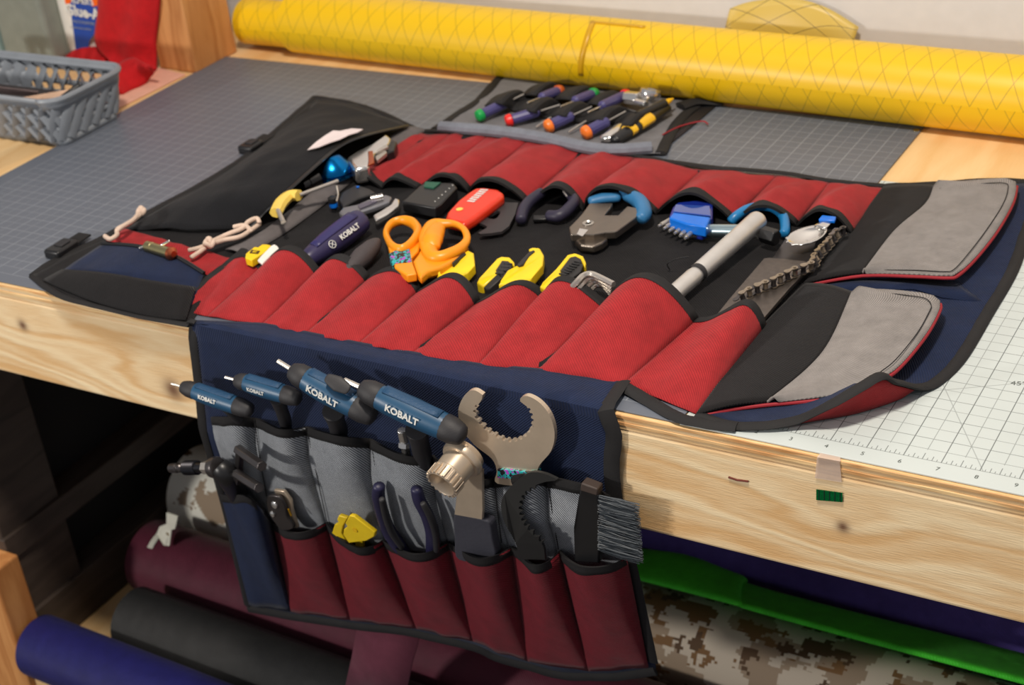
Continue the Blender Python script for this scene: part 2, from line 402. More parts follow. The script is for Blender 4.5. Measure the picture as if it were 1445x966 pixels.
# plywood: face and edge veneers
for k, (z0, z1, mt_) in enumerate(((-.13, -.02, M_PLYE), (-.25, -.13, M_PINE), (-.37, -.25, M_PLYE), (-.5, -.37, M_PINE))):
    g = G(); box2(g, (-70, .0 if k % 2 else -.02, z0), (40, 25.9, z1)); part('ply_layer', g, mt_, bench, smooth=False, bevel=.015)
g = G(); box2(g, (-70, 0.005, -.03), (40, 25.9, -.012)); part('top_face', g, M_PLY, bench, smooth=False)
g = G(); box2(g, (-70, 0, -3.96), (40, 1.5, -.5)); part('front_rail', g, M_PINE, bench, smooth=False, bevel=.12, bseg=3)
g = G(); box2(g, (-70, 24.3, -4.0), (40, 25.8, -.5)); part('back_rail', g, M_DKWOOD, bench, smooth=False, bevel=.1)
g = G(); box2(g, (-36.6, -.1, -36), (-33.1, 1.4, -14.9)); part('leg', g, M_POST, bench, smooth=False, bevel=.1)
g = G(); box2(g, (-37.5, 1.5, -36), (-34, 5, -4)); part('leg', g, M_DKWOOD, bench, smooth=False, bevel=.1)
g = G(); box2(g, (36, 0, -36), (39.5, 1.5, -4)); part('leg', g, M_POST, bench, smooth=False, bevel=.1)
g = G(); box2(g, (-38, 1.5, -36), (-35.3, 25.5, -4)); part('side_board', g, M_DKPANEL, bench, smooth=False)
g = G(); box2(g, (-35.3, 1.4, -15.6), (-33.8, 21, -14.4)); part('side_rail', g, M_DKWOOD, bench, smooth=False, bevel=.06)
g = G(); box2(g, (-35.3, 1.4, -21), (-33.8, 25, -18.6)); part('side_rail', g, M_DKWOOD, bench, smooth=False, bevel=.06)
g = G(); box2(g, (-35.3, 17.5, -19), (-33.8, 21, -8)); part('side_stile', g, M_DKWOOD, bench, smooth=False, bevel=.06)
g = G(); box2(g, (-35.2, .2, -21.7), (40, 25.5, -21)); part('lower_shelf', g, M_PLY, bench, smooth=False)
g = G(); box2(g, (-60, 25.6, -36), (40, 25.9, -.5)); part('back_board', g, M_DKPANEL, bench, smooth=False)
# upright post standing on the bench, with a side piece nailed on
g = G(); box2(g, (-36.1, 20.2, 0), (-34.85, 23.3, 30)); pb = part('upright_post', g, M_POST, bench, smooth=False, bevel=.08)
g = G(); box2(g, (-37.3, 20.3, 0), (-36.13, 23.3, 30)); part('upright_post', g, M_POST, bench, smooth=False, bevel=.08)
# saw-cut splinters and nail on the rail
M_SCAR = simple('pencil_red', (96, 34, 18), .7)
g = G(); tube(g, [F(1028, 673, -.02), F(1040, 677, -.02), F(1056, 679, -.02)], .03, 6); part('scratch', g, M_SCAR, bench)
# green film strip and clear tape on the rail
M_GRN = simple('green_foil', (0, 120, 60), .25, .6, noise_amt=.4, nscale=900)
def rquad(a, b, c, d, yy=-.03): return [F(*p, yy) for p in (a, b, c, d)]
g = G(); ext(g, rquad((1152, 690), (1189, 695), (1189, 708), (1152, 705)), (0, -.012, 0))
o = part('foil_strip', g, M_GRN, None, smooth=False, org=F(1170, 698, 0)); tag(o, 'small iridescent green foil strip stuck on the pine front rail', 'sticker')
g = G()
for k in range(5):
    x = 1155 + k * 7.5; ext(g, rquad((x, 690.5 + k * .9), (x + 1.3, 691 + k * .9), (x + 1.3, 705.5 + k * .6), (x, 705 + k * .6), -.045), (0, -.004, 0))
part('dark_stripe', g, simple('dark_green_ink', (4, 40, 28), .4), o, smooth=False)
M_CLEAR = simple('clear_tape', (225, 205, 190), .2, alpha=.45)
g = G(); ext(g, rquad((1153, 645), (1185, 650), (1188, 680), (1150, 674), -.035), (0, -.01, 0)); ext(g, [T(1153, 645, .02) , T(1160, 636, .05), T(1186, 641, .05), T(1186, 651, .02)], (0, 0, .01))
o = part('tape_piece', g, M_CLEAR, None, smooth=False, org=F(1170, 660, 0)); tag(o, 'strip of clear tape folded over the bench edge above the green foil strip', 'tape')

# ---------------------------------------------------------------- cutting mats
M_MAT = mat_grid('slate_mat_print', (97, 103, 114), (162, 167, 174), w=.035, ox=-34.1, oy=.65, strength=.5)
g = G(); box2(g, (-34.95, .12, 0), (-.2, 22.45, .06))
o = part('cutting_mat', g, M_MAT, None, smooth=False, bevel=.02); tag(o, 'dark slate cutting mat with pale grid lines lying under the tool roll', 'cutting mat')
g = G(); lathe(g, T(1293, 184, .06), (0, 0, 1), [(0, .12), (.03, .12), (.035, .05)], 16); part('corner_eyelet', g, M_BRASS, o)
M_LMAT = mat_grid('pale_mat_print', (196, 204, 202), (56, 62, 62), w=.028, ox=0, oy=.73, strength=.75, ruler=True)
g = G(); box2(g, (-.15, .08, 0), (23.8, 17.2, .06))
o = part('cutting_mat', g, M_LMAT, None, smooth=False, bevel=.02); tag(o, 'pale cutting mat with dark grid and ruler marks at the right end of the bench', 'cutting mat')
M_INK = simple('mat_ink', (90, 96, 92), .6)
for k in range(1, 12): text(str(k), (k, .42, .062), (1, 0, 0), (0, 1, 0), .22, M_INK, o, name='ruler_number')
text('45°', T(1437, 541, .062), (1, .2, 0), (-.2, 1, 0), .3, M_INK, o, name='angle_number')

# ---------------------------------------------------------------- yellow sailcloth rolls behind
def sailcloth(name, base, a=1.0, dens=.55):
    mt, nt, b = new_mat(name); L = nt.links.new
    uv = nd(nt, 'ShaderNodeUVMap'); uv.uv_map = 'uv'; sx = nd(nt, 'ShaderNodeSeparateXYZ'); L(uv.outputs[0], sx.inputs[0])
    def M(op, p, c=None):
        q = nd(nt, 'ShaderNodeMath', operation=op)
        for i, t in enumerate((p, c)):
            if t is None: continue
            if isinstance(t, (int, float)): q.inputs[i].default_value = t
            else: L(t, q.inputs[i])
        return q.outputs[0]
    def ln(v): return M('LESS_THAN', M('ABSOLUTE', M('SUBTRACT', M('FRACT', M('ADD', v, 100.5)), .5)), .017)
    u_, v_ = sx.outputs[0], sx.outputs[1]
    f = M('MAXIMUM', ln(M('ADD', M('DIVIDE', v_, .98), M('DIVIDE', u_, 2.0))), ln(M('SUBTRACT', M('DIVIDE', v_, .98), M('DIVIDE', u_, 2.0))))
    mx = nd(nt, 'ShaderNodeMix', data_type='RGBA'); L(M('MULTIPLY', f, dens), mx.inputs[0]); mx.inputs[6].default_value = srgb(*base); mx.inputs[7].default_value = srgb(92, 80, 40)
    L(mx.outputs[2], b.inputs['Base Color']); b.inputs['Roughness'].default_value = .38; b.inputs['Alpha'].default_value = a
    return mt
M_SAIL = sailcloth('yellow_sailcloth', (232, 188, 14))
def roll(g, a, b, r, seg=40, nl=60, sag=0, spiral=True, r2=None):
    a, b = Vector(a), Vector(b); d = (b - a).normalized(); h = Vector((0, 0, 1)); s = d.cross(h).normalized(); h = s.cross(d)
    rows = []
    for i in range(nl + 1):
        t = i / nl; p = a.lerp(b, t); rr = r if r2 is None else r + (r2 - r) * t
        rr *= 1 + .012 * noise.noise(Vector((t * 9, 2, r)))
        row = []
        for k in range(seg + 1):
            q = 2 * math.pi * k / seg
            row.append(p + (s * math.cos(q) + h * math.sin(q)) * (rr * (1 + .004 * noise.noise(Vector((t * 30, q * 2, 0))))))
        rows.append(row)
    grid(g, rows, closed=False, uv=True)
    # wound end at a and a plain end at b: real inner turns
    for e, dd in ((a, -d), (b, d)):
        rr = r if (e is a or r2 is None) else r2
        for q0 in (1, .9, .8, .7, .6):
            rows = [[e + dd * z + (s * math.cos(2 * math.pi * k / seg) + h * math.sin(2 * math.pi * k / seg)) * rr * w_ for k in range(seg + 1)] for z, w_ in ((0, q0), (0, q0 - .05), (-1.2, q0 - .052))]
            grid(g, rows, closed=False)
            rows = [[e + dd * z + (s * math.cos(2 * math.pi * k / seg) + h * math.sin(2 * math.pi * k / seg)) * rr * w_ for k in range(seg + 1)] for z, w_ in ((-1.0, q0 - .05), (-1.0, q0 - .1))]
            grid(g, rows, closed=False)
        rows = [[e + dd * -1.1 + (s * math.cos(2 * math.pi * k / seg) + h * math.sin(2 * math.pi * k / seg)) * rr * w_ for k in range(seg + 1)] for w_ in (.5, .001)]
        grid(g, rows, closed=False)
    return g
A_ = V(-31.4, 24.13, 1.52); B_ = V(9.0, 22.35, 1.52)
g = G(); roll(g, A_, B_, 1.5, nl=80)
o = part('fabric_roll', g, M_SAIL, None, org=A_); tag(o, 'long yellow sailcloth roll with diamond grid along the back of the bench', 'fabric roll', kind='thing')
g = G(); roll(g, V(-34.7, 24.3, 1.25), V(-31.3, 24.15, 1.3), 1.12, nl=6)
part('inner_end', g, M_SAIL, o)
# loose edge of the outer turn, tucked corner
dR = (B_ - A_).normalized(); sR = dR.cross(V(0, 0, 1)).normalized()
def on_roll(t, ang, rr=1.53):
    return A_.lerp(B_, t) + (sR * math.cos(ang) + V(0, 0, 1) * math.sin(ang)) * rr
M_AMBER = simple('amber_tape', (206, 156, 16), .35)
g = G(); rows = [[on_roll(.412 + .004 * math.sin(a_ * 2) + w_, a_, 1.535) for w_ in (0, .0025, .006)] for a_ in [i * .12 for i in range(-3, 12)]]; grid(g, rows)
rows = [[on_roll(.414 + w_, a_, 1.53) for w_ in [k * .008 for k in range(9)]] for a_ in (1.28, 1.33, 1.37)]; grid(g, rows)
part('loose_edge', g, M_AMBER, o, solid=.02)
# scrap of the same cloth standing against the wall
M_SCRAP = sailcloth('thin_sailcloth', (226, 196, 90), .62, .8)
def wallpt(a, b, yy=25.7): return F(a, b, yy)
g = G(); top = [wallpt(1030, 12), wallpt(1060, 2), wallpt(1115, -3), wallpt(1165, 10), wallpt(1212, 38)]; bot = [wallpt(1020, 80, 25.3), wallpt(1060, 85, 25.3), wallpt(1110, 90, 25.3), wallpt(1160, 95, 25.3), wallpt(1195, 98, 25.3)]
rows = [[a.lerp(b, t) + V(0, -.25 * math.sin(t * 3.1), 0) for a, b in zip(smooth_path(top, 5), smooth_path(bot, 5))] for t in [i / 10 for i in range(11)]]
grid(g, rows); o = part('cloth_scrap', g, M_SCRAP, None, solid=.015, org=(0, 25, 0)); tag(o, 'curved translucent yellow sailcloth scrap leaning on the wall behind the roll', 'fabric scrap')
g = G(); grid(g, [[wallpt(655, 17, 25.6), wallpt(690, 21, 25.6), wallpt(724, 22, 25.6)], [wallpt(655, 60, 25.5), wallpt(690, 60, 25.5), wallpt(722, 60, 25.5)]]); o = part('cloth_scrap', g, M_SCRAP, None, solid=.02, org=(0, 25, 0)); tag(o, 'small amber cloth scrap peeking over the yellow roll, left of the larger scrap', 'fabric scrap')

# ---------------------------------------------------------------- left end: bin, glue, red cloth, basket
M_BIN = simple('grey_green_plastic', (128, 134, 126), .5)
b0 = thing('storage_bin', 'large smooth grey-green plastic bin behind the glue bottle', 'bin', (-45, 22, 0))
g = G(); 
xr = T(96, 84).x; box2(g, (-47.1, 19.4, 0.02), (xr - .1, 25.4, 9)); part('body', g, M_BIN, b0, smooth=False, bevel=.3, bseg=4)
g = G(); box2(g, (-47.5, 19.2, 0.02), (-47.0, 25.5, 9)); part('edge_strip', g, simple('pale_teal_plastic', (122, 146, 146), .5), b0, smooth=False, bevel=.1)
gl = thing('glue_bottle', 'white glue bottle with blue and orange label standing behind the red cloth', 'bottle', F(122, 72, 21.0))
pb_ = F(118, 78, 21.0); gx = pb_.x
lc = F(126, 78, 21.0); zb = 0.0
g = G(); rows = []
for z, wd in ((0, 1.1), (.15, 1.25), (1, 1.28), (3.5, 1.28), (4.6, 1.2), (5.6, .9), (6.2, .55), (6.6, .45)):
    rows.append([V(lc.x + .1 + math.cos(q) * wd * (1.0 if abs(math.cos(q)) > .0 else 1), 21.0 + math.sin(q) * wd * .55, zb + z) for q in [2 * math.pi * k / 28 for k in range(28)]])
grid(g, rows, closed=True, cap=True, uv=False); part('bottle_body', g, M_WHITE, gl)
M_LBL = simple('blue_label', (20, 70, 165), .4); M_LO = simple('orange_ink', (255, 100, 10), .4)
def lab(poly, mt_, off, nm):
    g = G(); yy = 21.0 - .73 - off; ext(g, [F(a, b, yy) for a, b in poly], (0, -.01, 0)); return part(nm, g, mt_, gl, smooth=False)
lab([(97, -8), (146, -8), (146, 30), (136, 44), (126, 58), (124, 72), (107, 70)], M_LBL, 0, 'label_panel')
lab([(91, -10), (104, -10), (100, 3), (96, 8), (92, 4)], M_LO, .02, 'orange_spot'); lab([(126, -10), (144, -10), (140, 8), (130, 9)], M_LO, .02, 'orange_spot')
yy = 21 - .75
def ltext(s, c, c2, size, mt_=M_PRINT, bold=.02):
    a = F(*c, yy - .03); b_ = F(*c2, yy - .03); text(s, a, b_ - a, (0, 0, 1), size, mt_, gl, bold=bold)
ltext("ELMER'S", (116, 2), (140, 5), .42); ltext('Glue-All', (120, 18), (142, 22), .78, bold=.03); ltext('MULTI-PURPOSE', (118, 32), (142, 35), .2, M_GPRINT, 0); ltext('STRONG BOND FORMULA', (114, 40), (138, 43), .12, M_GPRINT, 0)
# folded red stretch cloth
M_REDF = fabric('red_felt', (196, 24, 30), pitch=.08, contrast=.15)
g = G()
a = [F(140, -30, 20.2), F(142, 10, 20.2), F(138, 55, 20.2), F(150, 75, 20.0), F(165, 92, 19.4)]
b_ = [F(228, -30, 20.2), F(224, 20, 20.2), F(219, 60, 20.2), F(218, 95, 19.8), F(206, 112, 18.6)]
A2 = smooth_path(a, 6); B2 = smooth_path(b_, 6)
rows = [[p.lerp(q, t) + V(0, -.28 * math.sin(t * math.pi) - .12 * math.sin(t * 9.4 + i * .07) , 0) for t in [k / 20 for k in range(21)]] for i, (p, q) in enumerate(zip(A2, B2))]
grid(g, rows)
rc = part('red_cloth', g, M_REDF, None, solid=.25, org=T(190, 115)); tag(rc, 'folded bright red cloth hanging down beside the glue bottle', 'cloth')
g = G(); outer = smooth_path([T(172, 134, .02), T(165, 100, .7), T(175, 88, 1.0), T(190, 84, 1.1), T(205, 92, 1.0), T(221, 98, .9)], 5); inn = smooth_path([T(172, 134, .02), T(185, 128, .02), T(195, 124, .02), T(203, 119, .05), T(209, 112, .2), T(217, 102, .6)], 5)
grid(g, [[p.lerp(q, t) + V(0, -.2 * math.sin(t * 3.14), .3 * math.sin(t * 3.14)) for t in [k / 8 for k in range(9)]] for p, q in zip(outer, inn)])
part('lower_fold', g, M_REDF, rc, solid=.2)
g = G(); rows = [[F(84 + 76 * t, 86, 20.4) + V(0, 0, .9 * h_ * (math.sin(min(1, t * 1.6) * 1.6)) - .2) + V(0, -.7 * (1 - h_), 0) for t in [k / 10 for k in range(11)]] for h_ in (0, .5, .9, 1)]
grid(g, rows); part('side_fold', g, M_REDF, rc, solid=.3)
# pink card under the cloth
M_CARD = simple('pink_card', (226, 172, 150), .8)
g = G(); ext(g, [T(158, 158, .02), T(262, 106, .02), T(222, 96, .02), T(130, 128, .02)], (0, 0, .04))
o = part('card_sheet', g, M_CARD, None, smooth=False, org=T(200, 125)); tag(o, 'pale pink card sheet on the bench left of the dark cutting mat', 'card')
# dark jar behind, by the post
g = G(); lathe(g, V(-37.9, 23.2, 0), (0, 0, 1), [(0, .55), (.1, .6), (3.2, .6), (3.3, .45), (3.8, .45)], 20); o = part('jar', g, simple('dark_jar', (60, 66, 66), .3), None, org=(-37.9, 23.2, 0)); tag(o, 'dark slim jar between the red cloth and the upright post', 'jar')
# black object at the left border of the frame
g = G(); lathe(g, V(-36.65, 7.9, 0), (0, 0, 1), [(0, .72), (.15, .85), (.8, .85), (1.0, .6)], 28); o = part('round_tin', g, M_BLKPL, None, org=(-36.65, 7.9, 0)); tag(o, 'black round tin on the bench at the left border below the basket', 'tin')

# basket: pierced wall strips, rim, base
M_BASK = simple('grey_basket_plastic', (132, 138, 146), .38)
bk = thing('basket', 'grey plastic basket with woven-look pierced sides at the left end of the bench', 'basket', (-39, 13, 0))
x0, x1, y0_, y1_ = -45.5, -33.9, 10.35, 15.0; Hb = 2.3
def rrect(gx_, ins, z, n=8, rad=.95):
    pts = []
    for (cx_, cy_, a0) in ((x1 - rad, y0_ + rad, -90), (x1 - rad, y1_ - rad, 0), (x0 + rad, y1_ - rad, 90), (x0 + rad, y0_ + rad, 180)):
        for k in range(n + 1):
            q = math.radians(a0 + 90 * k / n); pts.append(V(cx_ + math.cos(q) * (rad - ins), cy_ + math.sin(q) * (rad - ins), z))
    return pts
g = G(); tube(g, rrect(0, 0, Hb), .1, 8, closed=True); ring = rrect(0, .02, Hb)
grid(g, [r_ + [r_[0]] for r_ in (rrect(0, -.0, Hb + .02), rrect(0, .35, Hb - .1))]); grid(g, [r_ + [r_[0]] for r_ in (rrect(0, -.0, Hb), rrect(0, .1, Hb - .45))]); part('rim', g, M_BASK, bk, solid=.06)
g = G(); lo = rrect(0, .64, .02); ext(g, lo, (0, 0, .1)); part('base', g, M_BASK, bk, bevel=.03)
g = G(); grid(g, [r_ + [r_[0]] for r_ in (rrect(0, .62, .02), rrect(0, .53, .4))]); part('lower_band', g, M_BASK, bk, solid=.08)
# perimeter function for woven strips
def per(s, z):
    rad = .95; ins = .62 - .52 * (z / Hb); segs = [('l', V(x0 + rad, y0_ + ins, 0), V(x1 - rad, y0_ + ins, 0)), ('a', V(x1 - rad, y0_ + rad, 0), -90), ('l', V(x1 - ins, y0_ + rad, 0), V(x1 - ins, y1_ - rad, 0)), ('a', V(x1 - rad, y1_ - rad, 0), 0), ('l', V(x1 - rad, y1_ - ins, 0), V(x0 + rad, y1_ - ins, 0)), ('a', V(x0 + rad, y1_ - rad, 0), 90), ('l', V(x0 + ins, y1_ - rad, 0), V(x0 + ins, y0_ + rad, 0)), ('a', V(x0 + rad, y0_ + rad, 0), 180)]
    Ls = [x1 - x0 - 2 * rad, 1.5, y1_ - y0_ - 2 * rad, 1.5, x1 - x0 - 2 * rad, 1.5, y1_ - y0_ - 2 * rad, 1.5]; tot = sum(Ls); s = s % tot
    for sg, l_ in zip(segs, Ls):
        if s <= l_:
            t = s / l_
            if sg[0] == 'l': p = sg[1].lerp(sg[2], t)
            else:
                q = math.radians(sg[2] + 90 * t); p = sg[1] + V(math.cos(q), math.sin(q), 0) * (rad - ins)
            return V(p.x, p.y, z), tot
        s -= l_
    return V(x0, y0_, z), tot
tot = per(0, 0)[1]; NS = 40
for layer, sgn in (('woven_strand', 1), ('woven_strand', -1)):
    g = G()
    for k in range(NS):
        path = []
        for i in range(7):
            t = i / 6; z = .36 + t * (Hb - .68); s = (k + .5) * tot / NS + sgn * t * .95
            p = per(s, z)[0]; c_ = V(-40, 12.7, z); nn = (p - c_); nn.z = 0; nn.normalize()
            path.append(p + nn * (.045 * math.sin(i * 3.14159 / 1 + (0 if sgn > 0 else 3.14)) + .03 * sgn))
        tube(g, path, .27, 6, flat=.25, up=nn)
    o = part(layer, g, M_BASK, bk); o['kind'] = 'stuff'
g = G()
for z in (.85, 1.35):
    rows = [[per(k * tot / 120, z + dz)[0] for k in range(121)] for dz in (-.12, .12)]; grid(g, rows)
part('woven_band', g, M_BASK, bk, solid=.06)
# contents
M_DKSTUFF = simple('dark_card', (48, 42, 42), .6); M_TAN = simple('tan_card', (214, 178, 150), .7); M_PGREY = simple('mauve_card', (170, 150, 148), .7)
def card(c4, z, mt_, label, nm='card', th=.06, cat='card'):
    g = G(); ext(g, [T(a, b, z_) for (a, b), z_ in zip(c4, z)], (0, 0, th)); o = part(nm, g, mt_, None, smooth=False, org=T(*c4[0], z[0])); tag(o, label, cat); return o
g = G(); box2(g, (-44.6, 11.2, .2), (-35.2, 14.0, 1.3)); o = part('dark_pouch', g, M_DKSTUFF, None, bevel=.3, bseg=3, org=(-40, 14, .2)); tag(o, 'dark soft pouch filling the grey basket', 'pouch')
card([(-15, 122), (54, 130), (56, 137), (-15, 130)], (1.9, 1.9, 1.55, 1.55), M_PGREY, 'mauve printed card lying flat in the grey basket')
card([(30, 140), (100, 128), (94, 139), (40, 143)], (1.62, 2.0, 1.9, 1.6), M_TAN, 'tan wooden strip lying in the grey basket', 'wooden_strip', .08, 'strip')
g = G(); tube(g, [T(88, 137, 1.9), T(112, 121, 2.2)], [.1, .14], 10, rnd=True); o = part('marker_cap', g, M_BLKPL, None, org=T(100, 130, 2.1)); tag(o, 'black marker tip leaning on the right rim inside the basket', 'marker')
card([(0, 134), (30, 140), (28, 142), (-4, 138)], (1.75, 1.75, 1.6, 1.6), M_DKSTUFF, 'dark patterned card beneath the mauve card in the basket', 'card')

# ---------------------------------------------------------------- fabric rolls under the bench
M_MAROON = fabric('maroon_vinyl', (92, 34, 52), pitch=.06, contrast=.15, rough=.55, sheen=.1)
M_CHAR = fabric('charcoal_cloth', (46, 46, 46), pitch=.06, contrast=.2, rough=.6)
M_ROYAL = fabric('royal_blue_cloth', (26, 26, 92), pitch=.06, contrast=.2, rough=.55)
M_PLUM = fabric('plum_cloth', (104, 88, 176), pitch=.06, contrast=.2)
M_DTEAL = fabric('deep_teal_cloth', (14, 38, 58), pitch=.06, contrast=.2)
M_LIME = fabric('lime_cloth', (78, 226, 56), pitch=.06, contrast=.12, rough=.6)
def camo(name, base=(205, 192, 174), dth=0):
    mt, nt, b = new_mat(name); L = nt.links.new
    tc = nd(nt, 'ShaderNodeTexCoord'); sn = nd(nt, 'ShaderNodeVectorMath', operation='SNAP'); sn.inputs[1].default_value = (.0032,) * 3; L(tc.outputs['Object'], sn.inputs[0])
    out = None
    for sc_, th, cc, sd in ((18, .51, (160, 140, 118), 0), (24, .57, (126, 92, 56), 3.3), (30, .61, (90, 66, 44), 7.7)):
        ad = nd(nt, 'ShaderNodeVectorMath', operation='ADD'); ad.inputs[1].default_value = (sd, sd, sd); L(sn.outputs[0], ad.inputs[0])
        n = nd(nt, 'ShaderNodeTexNoise'); n.inputs['Scale'].default_value = sc_; n.inputs['Detail'].default_value = 3; L(ad.outputs[0], n.inputs['Vector'])
        gt = nd(nt, 'ShaderNodeMath', operation='GREATER_THAN'); L(n.outputs[0], gt.inputs[0]); gt.inputs[1].default_value = th + dth * .3
        mx = nd(nt, 'ShaderNodeMix', data_type='RGBA'); L(gt.outputs[0], mx.inputs[0]); mx.inputs[7].default_value = srgb(*cc)
        if out is None: mx.inputs[6].default_value = srgb(*base)
        else: L(out, mx.inputs[6])
        out = mx.outputs[2]
    L(out, b.inputs['Base Color']); b.inputs['Roughness'].default_value = .8
    return mt
M_CAMO = camo('desert_camouflage')
def froll(a, b, r, mt_, label):
    g = G(); roll(g, a, b, r, nl=50); o = part('fabric_roll', g, mt_, None, org=a); tag(o, label, 'fabric roll', 'fabric rolls on the lower shelf'); return o
M_CAMO2 = camo('pale_camouflage', (240, 238, 226), .28)
froll(V(-33.3, 12.5, -18.7), V(-17.5, 12.0, -18.7), 2.2, M_CAMO2, 'pale camouflage fabric roll end behind the maroon roll, left of the hanging flap')
froll(V(-17.2, 12.0, -18.9), V(20, 10.6, -18.8), 2.05, M_CAMO, 'tan desert camouflage fabric roll below the lime cloth, right of the flap')
mr = froll(V(-32.1, 7.6, -19.1), V(18, 6.0, -19.2), 1.75, M_MAROON, 'maroon fabric roll on the lower shelf with a white tie near its left end')
froll(V(-29.9, 3.9, -19.4), V(18, 2.6, -19.4), 1.5, M_CHAR, 'charcoal black fabric roll on the lower shelf, in front of the maroon roll')
froll(V(-32.9, .9, -19.55), V(18, -.6, -19.55), 1.4, M_ROYAL, 'royal blue fabric roll at the very front of the lower shelf')
froll(V(-22, 17.2, -17.6), V(24, 16.0, -17.6), 1.9, M_PLUM, 'plum purple fabric roll directly under the front rail on the right')
froll(V(-22, 14.2, -18.2), V(24, 13.0, -18.2), 1.0, M_DTEAL, 'dark teal fabric roll between the plum roll and the lime cloth')
# lime folded cloth lying over the camouflage roll
g = G()
gt = smooth_path([F(700, 735, 12.9), F(800, 752, 12.9), F(880, 773, 12.9), (F(960, 784, 12.9)), F(1020, 806, 12.9), F(1046, 816, 12.9), F(1052, 826, 12.9), F(1200, 866, 12.7), F(1445, 926, 12.5), F(1560, 955, 12.4)], 4)
gb = smooth_path([F(700, 766, 11.0), F(800, 790, 11.0), F(880, 812, 11.0), F(960, 833, 10.9), F(1020, 848, 10.9), F(1046, 855, 10.9), F(1052, 857, 10.9), F(1200, 898, 10.7), F(1445, 963, 10.4), F(1560, 995, 10.3)], 4)
rows = [[p + V(0, .6, -.5) for p in gt]] + [[a_.lerp(b_, t) + V(0, -.25 * math.sin(3.14 * t), .1 * math.sin(3.14 * t)) for a_, b_ in zip(gt, gb)] for t in [k / 6 for k in range(7)]]
grid(g, rows); o = part('folded_cloth', g, M_LIME, None, solid=.25, org=(0, 12, -16), sub=1); tag(o, 'bright lime green folded cloth draped over the camouflage roll', 'cloth')
# white tie on the maroon roll
M_TIE = simple('white_tie', (222, 220, 205), .7)
wt = thing('roll_tie', 'white plastic tie with a torn tag around the maroon roll', 'tie', X(240, 745, -29.4))
g = G(); c0 = V(-30.9, 7.56, -19.1); tube(g, [c0 + V(0, math.cos(q) * 1.8, math.sin(q) * 1.8) for q in [1.1 + k * .15 for k in range(8)]], .16, 8, flat=.25, up=None); part('strap', g, M_TIE, wt)
def MR(px, py):
    # on the maroon roll's front
    yy = 6.0
    for k in range(10):
        p = F(px, py, yy); dz = max(-1.7, min(1.7, p.z + 19.1)); yy = 7.55 - math.sqrt(1.8 ** 2 - dz * dz)
    return F(px, py, yy - .05)
g = G(); ext(g, [MR(a, b) for a, b in ((236, 722), (252, 727), (248, 745), (243, 746), (240, 769), (232, 768), (222, 752), (226, 742), (236, 738))], (0, -.06, 0)); part('torn_tag', g, M_TIE, wt, smooth=False)
g = G(); lathe(g, MR(238, 752) + V(0, -.08, 0), (0, -1, 0), [(0, .1), (.02, .1), (.03, .02)], 10); part('tag_hole', g, simple('brown_spot', (120, 96, 50), .8), wt)
# maroon webbing hanging below the flap
g = G(); grid(g, [[F(505, 880, 2.2), F(550, 885, 2.1), F(594, 893, 2.2)], [F(497, 925, 2.0), F(540, 930, 1.95), F(582, 935, 2.0)], [F(486, 975, 1.9), F(530, 980, 1.8), F(572, 985, 1.9)]])
o = part('hanging_strap', g, fabric('dusty_maroon', (108, 52, 68), pitch=.06, contrast=.15), None, solid=.06, org=F(540, 930, 2)); tag(o, 'wide dusty maroon strap hanging behind the bottom of the flap', 'strap')
# ================================================================ the tool roll
roll_ = thing('tool_roll', 'large unrolled red, grey and navy cloth tool roll hanging over the bench edge', 'tool roll', (-9, 8, 0))
def resample(pts, n):
    pts = [Vector(p) for p in pts]; d = [0]
    for i in range(1, len(pts)): d.append(d[-1] + (pts[i] - pts[i - 1]).length)
    out = []; j = 0
    for k in range(n + 1):
        s = d[-1] * k / n
        while j < len(d) - 2 and d[j + 1] < s: j += 1
        t = 0 if d[j + 1] == d[j] else (s - d[j]) / (d[j + 1] - d[j])
        out.append(pts[j].lerp(pts[j + 1], max(0, min(1, t))))
    return out
def coons(g, bot, top, left, right, nu=24, nv=24, fn=None):
    """patch between four edge polylines; bot and top run left to right, left and right run bottom to top"""
    B = resample(smooth_path(bot, 6), nu); Tt = resample(smooth_path(top, 6), nu); L_ = resample(smooth_path(left, 6), nv); R_ = resample(smooth_path(right, 6), nv)
    rows = []
    for j in range(nv + 1):
        v = j / nv; row = []
        for i in range(nu + 1):
            u = i / nu
            p = B[i] * (1 - v) + Tt[i] * v + L_[j] * (1 - u) + R_[j] * u - (B[0] * (1 - u) * (1 - v) + B[-1] * u * (1 - v) + Tt[0] * (1 - u) * v + Tt[-1] * u * v)
            if fn: p = p + fn(u, v, p)
            row.append(p)
        rows.append(row)
    return grid(g, rows)
def wr(p, s, a, seed=0):   # cloth unevenness
    return a * noise.noise(Vector((p.x * s + seed, p.y * s, p.z * s + seed)))
def bind(path, parent, w=.13, up=(0, 0, 1), t=.38, closed=False, n=4, name='binding'):
    g = G(); pts = smooth_path(path, n, closed)
    pts = [p + Vector((0, 0, wr(p, 2.2, .03, 4))) for p in pts]
    tube(g, pts, w, 8, flat=t, up=up, closed=closed); return part(name, g, M_BIND, parent)

# --- black base cloth of the body
bl, br_, tr_, tl = T(240, 434, .08), T(984, 584, .08), T(1250, 262, .08), T(585, 186, .08)
g = G()
coons(g, [bl, T(369, 457, .08), T(600, 500, .08), T(880, 543, .08), br_], [tl, T(747, 196, .08), T(990, 238, .08), tr_], [bl, T(330, 365, .08), T(440, 290, .08), tl], [br_, T(1095, 445, .08), T(1180, 350, .08), tr_], 50, 40,
      lambda u, v, p: V(0, 0, .05 * math.sin(math.pi * u) ** .3 * math.sin(math.pi * v) ** .3 + wr(p, .9, .06) * (1 if 0 < u < 1 and 0 < v < 1 else 0)))
part('inner_panel', g, M_BLACK, roll_, solid=.05)

